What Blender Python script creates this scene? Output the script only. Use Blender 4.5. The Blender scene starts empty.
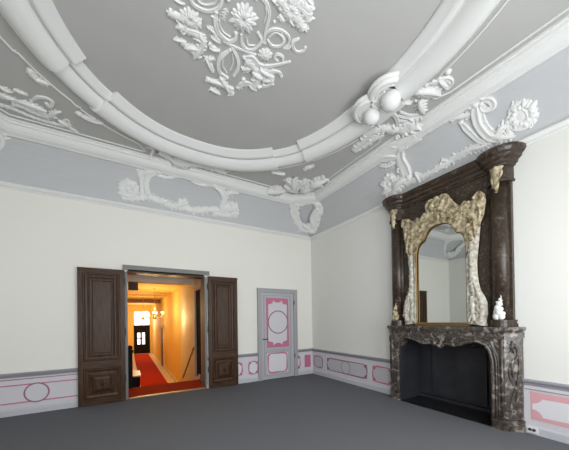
import bpy, bmesh, math, random
from math import pi, sin, cos, sqrt, radians as R, atan2
from mathutils import Vector, Matrix, noise
random.seed(7)
C = bpy.context.scene.collection
ORN = {"rosette":[["s",[[-3.921,-3.392],[-3.877,-3.338],[-3.794,-3.33],[-3.717,-3.354],[-3.651,-3.42],[-3.631,-3.493],[-3.658,-3.581],[-3.719,-3.607]],0.022,0.018],["s",[[-3.869,-3.422],[-3.821,-3.384],[-3.755,-3.394],[-3.688,-3.453],[-3.691,-3.511]],0.01,0.007],["s",[[-3.654,-3.383],[-3.634,-3.291],[-3.591,-3.221],[-3.535,-3.188],[-3.451,-3.176],[-3.398,-3.232],[-3.412,-3.292]],0.033,0.02],["s",[[-3.61,-3.38],[-3.588,-3.286],[-3.535,-3.237],[-3.452,-3.227]],0.011,0.007],["m",[[-4.07,-3.143],[-3.963,-3.146],[-3.858,-3.177],[-3.761,-3.187]],0.057],["m",[[-3.963,-3.055],[-3.836,-3.064],[-3.731,-3.058],[-3.695,-2.973],[-3.725,-2.825]],0.057],["m",[[-3.91,-2.903],[-3.813,-2.869],[-3.732,-2.859]],0.048],["m",[[-3.668,-3.225],[-3.605,-3.164],[-3.544,-3.114]],0.035],["m",[[-3.648,-3.036],[-3.544,-3.005]],0.039],["f",[-3.867,-3.187],0.114,13],["f",[-3.838,-3.181],0.07,9],["l",[-4.037,-3.285],[-3.936,-3.297],0.028],["l",[-4.09,-3.146],[-3.975,-3.132],0.034],["l",[-3.986,-3.026],[-3.886,-3.099],0.04],["l",[-3.988,-2.893],[-3.855,-2.935],0.039],["l",[-3.871,-2.854],[-3.682,-2.917],0.055],["l",[-3.746,-2.774],[-3.699,-2.989],0.058],["l",[-3.658,-3.013],[-3.811,-3.012],0.047],["l",[-3.706,-3.203],[-3.588,-3.157],0.037],["l",[-3.622,-2.997],[-3.502,-3.03],0.045],["l",[-3.641,-3.127],[-3.525,-3.107],0.036],["l",[-3.758,-3.109],[-3.662,-3.028],0.055],["l",[-3.894,-3.063],[-3.741,-3.102],0.042],["l",[-3.693,-3.317],[-3.607,-3.322],0.025],["b",[-3.585,-3.547],0.026],["l",[-3.568,-3.475],[-3.577,-3.324],0.029],["f",[-3.395,-3.467],0.145,15],["f",[-3.395,-3.467],0.085,11],["s",[[-3.356,-3.308],[-3.316,-3.227],[-3.25,-3.192],[-3.177,-3.225],[-3.138,-3.312],[-3.144,-3.379],[-3.204,-3.415]],0.023,0.017],["s",[[-3.298,-3.307],[-3.248,-3.248],[-3.183,-3.277]],0.011,0.008],["s",[[-3.377,-3.706],[-3.292,-3.716],[-3.224,-3.688],[-3.171,-3.618],[-3.148,-3.508],[-3.123,-3.408],[-3.09,-3.357]],0.023,0.015],["s",[[-3.253,-3.684],[-3.208,-3.626],[-3.192,-3.53]],0.012,0.007],["s",[[-3.126,-3.465],[-3.082,-3.527],[-2.998,-3.563],[-2.902,-3.552],[-2.856,-3.492],[-2.876,-3.417]],0.022,0.014],["s",[[-3.076,-3.4],[-3.017,-3.372],[-2.93,-3.413],[-2.92,-3.49],[-2.977,-3.526]],0.021,0.014],["s",[[-3.083,-3.431],[-3.04,-3.514],[-2.942,-3.512]],0.01,0.007],["s",[[-2.792,-3.581],[-2.827,-3.535],[-2.798,-3.48],[-2.728,-3.455],[-2.666,-3.509],[-2.671,-3.544]],0.023,0.016],["m",[[-3.179,-3.794],[-3.09,-3.778],[-2.991,-3.751],[-2.893,-3.733],[-2.796,-3.695]],0.064],["m",[[-3.085,-3.849],[-2.97,-3.848],[-2.855,-3.83],[-2.804,-3.784]],0.062],["m",[[-3.097,-3.676],[-3.033,-3.653]],0.03],["f",[-3.004,-3.772],0.116,12],["f",[-2.947,-3.762],0.076,9],["l",[-3.009,-3.726],[-2.903,-3.666],0.044],["l",[-2.879,-3.711],[-2.749,-3.682],0.045],["l",[-2.896,-3.863],[-2.795,-3.82],0.037],["l",[-2.935,-3.942],[-2.837,-3.925],0.034],["l",[-3.084,-3.683],[-3.014,-3.649],0.03],["l",[-3.214,-3.774],[-3.109,-3.754],0.037],["l",[-3.032,-3.918],[-2.909,-3.883],0.036],["b",[-3.103,-3.597],0.017],["b",[-3.351,-3.682],0.019],["l",[-2.854,-3.411],[-2.827,-3.49],0.026],["b",[-3.107,-3.356],0.018],["s",[[-3.408,-3.09],[-3.472,-2.968],[-3.475,-2.853],[-3.427,-2.76],[-3.327,-2.736]],0.031,0.024],["s",[[-3.258,-2.807],[-3.249,-2.935],[-3.3,-3.044],[-3.39,-3.121]],0.029,0.018],["s",[[-3.442,-2.963],[-3.419,-2.862],[-3.347,-2.794]],0.014,0.01],["s",[[-3.365,-3.051],[-3.324,-2.963],[-3.323,-2.845]],0.013,0.009],["s",[[-3.498,-3.14],[-3.362,-3.148],[-3.243,-3.164],[-3.133,-3.185]],0.02,0.015],["f",[-3.033,-3.242],0.088,10],["b",[-3.033,-3.242],0.038],["s",[[-3.231,-3.084],[-3.153,-3.14],[-3.05,-3.096],[-2.941,-3.136],[-2.833,-3.221],[-2.74,-3.309]],0.037,0.018],["s",[[-2.81,-3.258],[-2.836,-3.322],[-2.912,-3.322],[-2.918,-3.264],[-2.87,-3.246]],0.017,0.015],["s",[[-3.161,-2.661],[-3.123,-2.765],[-3.029,-2.806],[-2.908,-2.792]],0.032,0.02],["s",[[-2.874,-2.867],[-2.907,-2.982],[-2.873,-3.09],[-2.782,-3.13],[-2.728,-3.097]],0.033,0.021],["s",[[-3.049,-2.952],[-3.003,-2.875],[-2.9,-2.824],[-2.77,-2.94]],0.033,0.021],["m",[[-3.547,-2.576],[-3.407,-2.59],[-3.257,-2.592],[-3.186,-2.516]],0.057],["m",[[-3.477,-2.466],[-3.364,-2.444]],0.043],["m",[[-3.641,-2.871],[-3.572,-2.821],[-3.504,-2.716]],0.036],["m",[[-3.199,-3.057],[-3.084,-3.03],[-2.995,-2.931],[-2.963,-2.76]],0.069],["m",[[-3.194,-2.943],[-3.105,-2.982]],0.046],["m",[[-3.024,-3.04],[-2.882,-3.022],[-2.805,-2.961]],0.063],["m",[[-3.147,-2.655],[-3.06,-2.774],[-2.916,-2.758]],0.035],["m",[[-2.991,-3.107],[-2.886,-3.156]],0.033],["l",[-3.547,-2.576],[-3.338,-2.574],0.054],["l",[-3.477,-2.466],[-3.318,-2.44],0.05],["l",[-3.423,-2.712],[-3.205,-2.505],0.063],["l",[-3.284,-2.605],[-3.184,-2.605],0.046],["l",[-3.491,-2.595],[-3.249,-2.568],0.057],["l",[-3.641,-2.871],[-3.513,-2.711],0.045],["l",[-3.599,-2.851],[-3.539,-2.907],0.041],["b",[-3.585,-2.87],0.023],["l",[-3.199,-2.928],[-3.084,-3.03],0.05],["l",[-3.167,-3.029],[-3.152,-2.918],0.042],["l",[-3.084,-2.982],[-2.915,-2.951],0.085],["l",[-3.007,-3.05],[-2.802,-3.042],0.07],["l",[-3.042,-2.785],[-2.91,-2.747],0.052],["b",[-3.132,-2.814],0.031],["b",[-3.167,-3.087],0.03],["l",[-2.905,-2.931],[-2.809,-3.012],0.065],["l",[-3.208,-3.029],[-3.059,-3.068],0.05]],"ceil_right":[["s",[[-1.056,-3.993],[-0.997,-4.089],[-0.941,-4.181],[-0.825,-4.187],[-0.782,-4.128],[-0.855,-4.12]],0.038,0.031],["b",[-1.002,-4.243],0.04],["l",[-1.023,-4.134],[-0.782,-4.128],0.067],["l",[-1.109,-3.854],[-0.729,-4.003],0.096],["l",[-0.995,-3.851],[-0.789,-4.037],0.066],["l",[-0.931,-3.818],[-0.622,-3.699],0.092],["b",[-1.043,-3.691],0.035],["l",[-1.117,-3.673],[-0.948,-3.711],0.055],["l",[-1.116,-3.894],[-0.901,-3.882],0.079],["s",[[-1.12,-3.377],[-1.074,-3.458],[-0.916,-3.438],[-0.734,-3.334],[-0.578,-3.197]],0.034,0.025],["s",[[-0.651,-3.671],[-0.774,-3.574],[-0.958,-3.54]],0.021,0.017],["s",[[-0.596,-3.637],[-0.715,-3.535],[-0.898,-3.476]],0.021,0.017],["s",[[-0.538,-3.601],[-0.655,-3.494],[-0.826,-3.414]],0.022,0.017],["s",[[-0.479,-3.564],[-0.592,-3.451],[-0.736,-3.358]],0.022,0.018],["m",[[-1.062,-3.859],[-0.906,-3.902],[-0.779,-3.998]],0.06],["m",[[-1.035,-4.046],[-0.914,-4.136],[-0.863,-4.186]],0.052],["m",[[-0.917,-3.802],[-0.703,-3.723]],0.054],["m",[[-0.37,-3.14],[-0.408,-3.393],[-0.425,-3.509]],0.068],["m",[[-0.887,-2.559],[-0.944,-2.815],[-0.982,-3.034],[-0.877,-3.191],[-0.679,-3.271],[-0.614,-3.402],[-0.576,-3.544]],0.094],["m",[[-0.838,-2.689],[-0.84,-2.91],[-0.793,-3.075]],0.084]],"ceil_back":[["m",[[-3.95,-0.786],[-3.821,-0.719],[-3.617,-0.632],[-3.395,-0.646],[-3.18,-0.729],[-2.938,-0.728],[-2.675,-0.701]],0.081],["l",[-3.667,-0.676],[-3.408,-0.713],0.072],["l",[-3.053,-0.791],[-2.718,-0.831],0.076],["s",[[-4.129,-0.825],[-4.031,-0.804],[-4.055,-0.587]],0.027,0.022]],"ceil_corner":[["l",[-1.221,-0.689],[-1.629,-0.565],0.129],["l",[-1.343,-0.724],[-1.534,-0.618],0.099],["l",[-0.962,-0.78],[-1.371,-0.857],0.153],["l",[-1.007,-0.808],[-1.377,-1.263],0.164],["l",[-1.151,-1.027],[-1.479,-1.12],0.108],["l",[-1.095,-1.058],[-1.068,-1.349],0.108],["b",[-1.056,-0.883],0.086],["m",[[-1.182,-0.711],[-1.104,-0.956],[-0.884,-0.979]],0.085],["m",[[-1.602,-0.56],[-1.337,-0.625],[-1.182,-0.711]],0.077],["m",[[-0.84,-1.103],[-0.746,-1.365],[-0.7,-1.537]],0.075],["l",[-0.884,-0.824],[-0.797,-1.224],0.155],["l",[-0.84,-1.103],[-0.692,-1.559],0.173]],"ceil_left":[["m",[[-5.894,-1.028],[-5.774,-1.041],[-5.638,-1.021],[-5.506,-0.953],[-5.431,-0.887]],0.061],["m",[[-5.705,-1.261],[-5.59,-1.22]],0.038],["m",[[-5.834,-1.232],[-5.75,-1.2]],0.038],["l",[-5.832,-1.24],[-5.733,-1.192],0.071],["l",[-5.702,-1.273],[-5.567,-1.233],0.06],["s",[[-5.558,-1.145],[-5.459,-1.269],[-5.361,-1.303],[-5.314,-1.253],[-5.359,-1.148],[-5.391,-1.182]],0.034,0.028],["l",[-5.71,-1.058],[-5.42,-1.002],0.092],["l",[-5.874,-1.094],[-5.727,-1.067],0.074],["m",[[-5.947,-0.845],[-5.83,-0.831],[-5.696,-0.78],[-5.548,-0.752],[-5.388,-0.75],[-5.218,-0.764],[-5.106,-0.675]],0.049],["m",[[-5.798,-0.949],[-5.679,-0.937],[-5.566,-0.876],[-5.436,-0.862]],0.059],["l",[-5.411,-0.876],[-5.235,-1.107],0.069],["l",[-5.318,-0.883],[-5.191,-0.779],0.075],["s",[[-5.305,-0.821],[-5.202,-0.949],[-5.181,-0.819]],0.024,0.017]],"ts1":[["m",[[-1.612,-1.25],[-1.723,-1.221],[-1.838,-1.205]],0.038],["l",[-1.598,-1.241],[-1.839,-1.189],0.081],["b",[-1.832,-1.192],0.037],["b",[-1.616,-1.256],0.043]],"ts2":[["m",[[-1.347,-1.607],[-1.254,-1.674],[-1.227,-1.795]],0.035],["l",[-1.347,-1.607],[-1.229,-1.809],0.082],["b",[-1.323,-1.62],0.045],["l",[-1.276,-1.685],[-1.29,-1.848],0.055]],"ts3":[["m",[[-5.447,-1.753],[-5.412,-1.594],[-5.3,-1.559]],0.038],["l",[-5.455,-1.759],[-5.356,-1.539],0.073],["l",[-5.454,-1.626],[-5.259,-1.595],0.066],["b",[-5.432,-1.72],0.036]],"ts4":[["m",[[-4.751,-1.124],[-4.918,-1.129],[-5.058,-1.191]],0.038],["l",[-4.742,-1.121],[-5.069,-1.2],0.075],["l",[-4.826,-1.181],[-5.018,-1.175],0.059],["b",[-5.03,-1.184],0.042]],"frieze_right":[["m",[[-3.336,0.763],[-3.541,0.761],[-3.73,0.759],[-3.896,0.729],[-4.075,0.641],[-4.212,0.582]],0.054],["l",[-3.712,0.704],[-3.458,0.811],0.059],["s",[[-4.319,0.725],[-4.414,0.623],[-4.417,0.528],[-4.331,0.557],[-4.318,0.649]],0.046,0.033],["s",[[-4.257,0.69],[-4.224,0.555],[-4.222,0.396],[-4.303,0.206],[-4.426,0.135]],0.063,0.042],["s",[[-4.298,0.566],[-4.286,0.437],[-4.323,0.295],[-4.406,0.198],[-4.481,0.24]],0.036,0.029],["s",[[-4.037,0.57],[-4.093,0.411],[-4.182,0.234],[-4.291,0.151]],0.046,0.027],["l",[-4.187,0.775],[-4.307,0.751],0.064],["l",[-4.315,0.783],[-4.393,0.674],0.06],["m",[[-4.23,0.727],[-4.214,0.561],[-4.233,0.369],[-4.337,0.198],[-4.487,0.111]],0.063],["m",[[-4.581,0.23],[-4.565,0.339],[-4.614,0.405],[-4.695,0.392],[-4.761,0.309],[-4.777,0.205],[-4.744,0.143],[-4.674,0.145]],0.045],["m",[[-4.488,0.274],[-4.528,0.154],[-4.426,0.135]],0.046],["s",[[-4.52,0.273],[-4.594,0.171],[-4.695,0.147],[-4.741,0.245],[-4.688,0.351],[-4.612,0.346]],0.044,0.028],["h",[-4.673,0.27],0.15,10],["l",[-4.377,0.223],[-4.516,0.256],0.07],["l",[-4.319,0.197],[-4.578,0.086],0.063],["m",[[-3.276,0.822],[-3.114,0.74],[-3.017,0.558],[-3.013,0.29]],0.089],["m",[[-3.004,0.644],[-2.735,0.759]],0.088],["m",[[-2.532,0.311],[-2.733,0.377],[-2.835,0.233],[-2.726,0.125],[-2.553,0.199]],0.082],["s",[[-3.306,0.756],[-3.152,0.719],[-3.075,0.554],[-3.098,0.357],[-3.08,0.231]],0.074,0.053],["s",[[-3.081,0.758],[-2.995,0.622],[-2.999,0.406]],0.046,0.036],["l",[-3.029,0.631],[-2.701,0.832],0.092],["l",[-2.968,0.556],[-2.656,0.66],0.083],["l",[-3.168,0.76],[-2.907,0.854],0.088],["l",[-2.963,0.692],[-2.837,0.84],0.071],["h",[-2.692,0.281],0.155,8],["b",[-2.692,0.281],0.057],["l",[-2.73,0.135],[-3.071,0.208],0.125],["l",[-2.475,0.184],[-2.75,0.184],0.085],["m",[[-2.993,0.161],[-3.221,0.149],[-3.457,0.14],[-3.657,0.155],[-3.844,0.177],[-4.032,0.175],[-4.187,0.176]],0.056],["h",[-3.675,0.17],0.08,7],["l",[-3.202,0.253],[-3.248,0.072],0.07],["l",[-3.819,0.166],[-4.133,0.189],0.058],["l",[-4.035,0.187],[-4.326,0.152],0.062]],"frieze_back":[["s",[[-4.259,0.649],[-4.192,0.517],[-4.181,0.344],[-4.17,0.142]],0.039,0.034],["s",[[-3.914,0.705],[-4.06,0.6],[-4.107,0.427],[-4.072,0.254]],0.058,0.045],["l",[-4.205,0.557],[-3.978,0.698],0.06],["l",[-4.235,0.634],[-4.162,0.48],0.05],["m",[[-4.51,0.183],[-4.488,0.31],[-4.367,0.368],[-4.285,0.298],[-4.326,0.178]],0.071],["m",[[-4.219,0.659],[-4.183,0.475],[-4.17,0.188]],0.042],["h",[-4.408,0.258],0.159,9],["b",[-4.408,0.249],0.058],["l",[-4.59,0.166],[-4.347,0.151],0.075],["m",[[-4.511,0.116],[-4.305,0.137],[-4.093,0.204]],0.057],["m",[[-4.093,0.218],[-3.87,0.17],[-3.635,0.13],[-3.392,0.138],[-3.137,0.126],[-2.771,0.205],[-2.43,0.204]],0.068],["l",[-3.914,0.133],[-3.687,0.208],0.066],["l",[-3.539,0.124],[-3.303,0.256],0.087],["h",[-3.41,0.175],0.087,7],["l",[-4.185,0.604],[-3.851,0.751],0.049],["m",[[-3.933,0.631],[-3.734,0.625],[-3.49,0.737],[-3.249,0.716],[-2.996,0.704],[-2.781,0.665]],0.047],["l",[-3.294,0.682],[-2.943,0.692],0.065],["m",[[-2.761,0.709],[-2.592,0.57],[-2.556,0.343]],0.072],["m",[[-4.061,0.634],[-4.099,0.451],[-4.072,0.254]],0.045],["s",[[-2.816,0.721],[-2.642,0.636],[-2.56,0.473],[-2.587,0.283]],0.079,0.058],["l",[-2.568,0.524],[-2.25,0.669],0.075],["l",[-2.529,0.454],[-2.403,0.714],0.066],["m",[[-2.613,0.268],[-2.389,0.311],[-2.221,0.365]],0.101],["m",[[-2.762,0.143],[-2.479,0.151],[-2.189,0.193]],0.06],["h",[-2.294,0.274],0.124,7]],"frieze_corner":[["m",[[-0.304,1.062],[-0.099,1.137],[0.116,1.158],[0.316,1.081],[0.444,0.964]],0.063],["s",[[-0.224,1.103],[-0.328,0.934],[-0.294,0.712],[-0.283,0.482],[-0.107,0.282]],0.085,0.064],["s",[[0.288,1.035],[0.344,0.9],[0.194,0.761],[0.148,0.546],[0.237,0.362],[0.042,0.235]],0.085,0.064],["m",[[-0.252,1.081],[-0.338,0.882],[-0.313,0.601],[-0.221,0.386],[-0.009,0.24]],0.105],["m",[[0.352,0.976],[0.285,0.803],[0.197,0.54],[0.187,0.368],[0.038,0.204]],0.106],["l",[-0.318,0.986],[-0.413,1.128],0.079],["l",[-0.318,0.715],[-0.466,0.789],0.094],["l",[-0.334,0.488],[-0.529,0.422],0.099],["l",[-0.338,0.882],[-0.413,0.956],0.062],["l",[0.315,0.852],[0.495,0.75],0.09],["l",[0.182,0.541],[0.388,0.628],0.094],["l",[0.193,0.425],[0.339,0.379],0.086],["l",[0.349,0.951],[0.486,1.024],0.068],["h",[0.007,0.359],0.187,8],["b",[0.002,0.318],0.055],["l",[-0.157,0.467],[0.017,0.237],0.11]],"frieze_left":[["l",[0.404,1.059],[0.261,1.053],0.072],["l",[0.287,0.994],[0.443,0.986],0.065],["l",[0.333,0.89],[0.453,0.952],0.061],["s",[[0.237,0.949],[0.327,0.905],[0.417,0.812],[0.442,0.701]],0.044,0.033],["l",[0.399,0.796],[0.555,0.704],0.061],["l",[0.405,0.67],[0.521,0.608],0.052],["b",[0.607,1.074],0.03],["m",[[0.274,1.024],[0.404,1.059],[0.511,1.104]],0.028]],"gild":[]}

# ------------------------------------------------------------------ materials
def srgb(r, g, b):
    f = lambda c: (c/255/12.92) if c/255 <= .04045 else ((c/255+.055)/1.055)**2.4
    return (f(r), f(g), f(b), 1)
def mat(name, col, rough=.6, metal=0, noise_scale=None, col2=None, amt=.5, bump=0, bscale=None, detail=4, stretch=None, spec=.5, emit=None, estr=0):
    m = bpy.data.materials.new(name); m.use_nodes = True
    nt = m.node_tree; b = nt.nodes['Principled BSDF']
    b.inputs['Base Color'].default_value = col; b.inputs['Roughness'].default_value = rough
    b.inputs['Metallic'].default_value = metal; b.inputs['Specular IOR Level'].default_value = spec
    tc = nt.nodes.new('ShaderNodeTexCoord'); mp = nt.nodes.new('ShaderNodeMapping')
    nt.links.new(tc.outputs['Object'], mp.inputs['Vector'])
    if stretch: mp.inputs['Scale'].default_value = stretch
    if noise_scale:
        n = nt.nodes.new('ShaderNodeTexNoise'); n.inputs['Scale'].default_value = noise_scale; n.inputs['Detail'].default_value = detail
        nt.links.new(mp.outputs[0], n.inputs['Vector'])
        r = nt.nodes.new('ShaderNodeValToRGB'); r.color_ramp.elements[0].position = .5-amt/2; r.color_ramp.elements[1].position = .5+amt/2
        r.color_ramp.elements[0].color = col; r.color_ramp.elements[1].color = col2 or col
        nt.links.new(n.outputs['Fac'], r.inputs[0]); nt.links.new(r.outputs[0], b.inputs['Base Color'])
    if bump:
        n2 = nt.nodes.new('ShaderNodeTexNoise'); n2.inputs['Scale'].default_value = bscale or 40; n2.inputs['Detail'].default_value = 3
        nt.links.new(mp.outputs[0], n2.inputs['Vector'])
        bp = nt.nodes.new('ShaderNodeBump'); bp.inputs['Strength'].default_value = bump; bp.inputs['Distance'].default_value = .01
        nt.links.new(n2.outputs['Fac'], bp.inputs['Height']); nt.links.new(bp.outputs[0], b.inputs['Normal'])
    if emit:
        b.inputs['Emission Color'].default_value = emit; b.inputs['Emission Strength'].default_value = estr
    return m
def marble(name, base, vein, dark, scale=5, rough=.25, lo=.5, hi=.62, bump=.0):
    m = bpy.data.materials.new(name); m.use_nodes = True
    nt = m.node_tree; b = nt.nodes['Principled BSDF']; L = nt.links.new
    b.inputs['Roughness'].default_value = rough
    tc = nt.nodes.new('ShaderNodeTexCoord')
    n1 = nt.nodes.new('ShaderNodeTexNoise'); n1.inputs['Scale'].default_value = scale; n1.inputs['Detail'].default_value = 8; n1.inputs['Distortion'].default_value = 1.6
    L(tc.outputs['Object'], n1.inputs['Vector'])
    r1 = nt.nodes.new('ShaderNodeValToRGB'); e = r1.color_ramp.elements
    e[0].position = .3; e[0].color = dark; e[1].position = hi+.08; e[1].color = vein
    k = e.new(lo); k.color = base; k = e.new(hi-.04); k.color = base
    L(n1.outputs['Fac'], r1.inputs[0])
    w = nt.nodes.new('ShaderNodeTexNoise'); w.inputs['Scale'].default_value = scale*2.3; w.inputs['Detail'].default_value = 6; w.inputs['Distortion'].default_value = 3
    L(tc.outputs['Object'], w.inputs['Vector'])
    mth = nt.nodes.new('ShaderNodeMath'); mth.operation = 'SUBTRACT'; mth.inputs[1].default_value = .5; L(w.outputs['Fac'], mth.inputs[0])
    ab = nt.nodes.new('ShaderNodeMath'); ab.operation = 'ABSOLUTE'; L(mth.outputs[0], ab.inputs[0])
    r2 = nt.nodes.new('ShaderNodeValToRGB'); r2.color_ramp.elements[0].color = (1,1,1,1); r2.color_ramp.elements[1].color = (0,0,0,1); r2.color_ramp.elements[1].position = .03
    L(ab.outputs[0], r2.inputs[0])
    mx = nt.nodes.new('ShaderNodeMix'); mx.data_type = 'RGBA'
    sc = nt.nodes.new('ShaderNodeMath'); sc.operation = 'MULTIPLY'; sc.inputs[1].default_value = .42; L(r2.outputs[0], sc.inputs[0])
    L(sc.outputs[0], mx.inputs['Factor']); L(r1.outputs[0], mx.inputs[6]); mx.inputs[7].default_value = vein
    L(mx.outputs[2], b.inputs['Base Color'])
    return m
M = {}
M['plaster'] = mat('white_plaster', (.74,.74,.715,1), .6, spec=.25)
M['ceil'] = mat('grey_ceiling_paint', (.46,.455,.435,1), .85, noise_scale=1.5, col2=(.485,.48,.46,1), amt=.6, spec=.2)
M['frieze'] = mat('blue_grey_frieze_paint', (.52,.523,.525,1), .85, spec=.2)
M['wall'] = mat('cream_wall_paint', (.78,.765,.695,1), .85, bump=.05, bscale=60)
M['wallr'] = mat('pale_cream_wall_paint', (.72,.715,.67,1), .85, bump=.05, bscale=60)
M['dado'] = mat('lilac_grey_dado_paint', (.60,.585,.61,1), .6)
M['dado_field'] = mat('pale_dado_field_paint', (.68,.67,.69,1), .6)
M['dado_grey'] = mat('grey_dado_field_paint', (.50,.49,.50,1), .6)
M['cap'] = mat('grey_rail_paint', (.30,.29,.32,1), .5)
M['skirt'] = mat('grey_skirting_paint', (.50,.50,.53,1), .5)
M['pink'] = mat('rose_pink_paint', srgb(188,108,134), .6)
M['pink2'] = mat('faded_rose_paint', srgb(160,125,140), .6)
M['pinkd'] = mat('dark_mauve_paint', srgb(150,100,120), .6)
M['doorgrey'] = mat('grey_door_paint', (.36,.36,.37,1), .5)
M['leafgrey'] = mat('light_grey_door_paint', (.43,.43,.45,1), .5)
M['carpet'] = mat('grey_carpet', (.12,.123,.133,1), .95, noise_scale=70, col2=(.158,.161,.172,1), amt=.5, bump=.3, bscale=250, spec=.1)
M['oak'] = mat('dark_oak', (.026,.012,.006,1), .38, spec=.22, noise_scale=5, col2=(.085,.042,.020,1), amt=.5, stretch=(7,7,.8), bump=.08, bscale=20)
M['oakh'] = mat('dark_oak_horizontal', (.026,.012,.006,1), .38, spec=.22, noise_scale=5, col2=(.085,.042,.020,1), amt=.5, stretch=(.8,7,7), bump=.08, bscale=20)
M['brass'] = mat('aged_brass', (.45,.36,.20,1), .35, metal=1)
M['iron'] = mat('dull_iron', (.12,.10,.08,1), .4, metal=1)
M['marble'] = marble('grey_brown_veined_marble', (.056,.044,.036,1), (.27,.24,.205,1), (.009,.007,.006,1), 10, .32, .45, .57)
M['marbled'] = marble('dark_brown_marble', (.032,.019,.011,1), (.16,.118,.085,1), (.006,.004,.003,1), 12, .36, .48, .63)
M['gild'] = mat('shade_mottled_gilding', (.15,.10,.04,1), .5, noise_scale=18, col2=(.62,.54,.36,1), amt=.36, spec=.5, bump=1.0, bscale=45)  # dark noise tone paints in the shade of the carved crevices
M['gilds'] = mat('silvered_gesso', (.30,.26,.18,1), .55, noise_scale=20, col2=(.66,.64,.57,1), amt=.36, bump=1.0, bscale=45)
M['goldfil'] = mat('gold_fillet', (.20,.12,.04,1), .4, metal=.4)
M['mirror'] = mat('mirror_glass', (.72,.74,.72,1), .02, metal=1)
M['soot'] = mat('black_iron_lining', (.016,.016,.019,1), .5, noise_scale=3, col2=(.036,.037,.044,1), amt=.5)
M['hearth'] = mat('black_hearth_slab', (.010,.010,.011,1), .3)
M['red'] = mat('red_stair_carpet', srgb(180,50,18), .9, noise_scale=60, col2=srgb(160,38,12), spec=.1)
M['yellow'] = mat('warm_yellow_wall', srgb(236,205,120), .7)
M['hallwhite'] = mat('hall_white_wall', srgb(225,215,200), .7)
M['hallmarble'] = mat('pale_marble_floor', srgb(215,205,190), .3)
M['black'] = mat('black_painted_wood', (.012,.011,.011,1), .7, spec=.1)
M['glow'] = mat('daylit_glass', (.9,.93,1,1), .3, emit=(.93,.96,1,1), estr=2.2)
M['bulb'] = mat('lit_bulb_glass', (1,.85,.6,1), .3, emit=(1,.72,.32,1), estr=9)
M['railwood'] = mat('mid_brown_wood', (.22,.11,.05,1), .5)
M['jambgrey'] = mat('dark_grey_frame_paint', (.17,.17,.16,1), .5)
M['rosepale'] = mat('pale_rose_paint', srgb(212,160,164), .6)
M['white'] = mat('white_plastic', (.75,.75,.73,1), .35)
M['plastic_black'] = mat('black_plastic', (.02,.02,.02,1), .4)
M['glass'] = mat('window_glass', (.8,.85,.9,1), .1)
M['glass'].node_tree.nodes['Principled BSDF'].inputs['Transmission Weight'].default_value = 1

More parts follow.
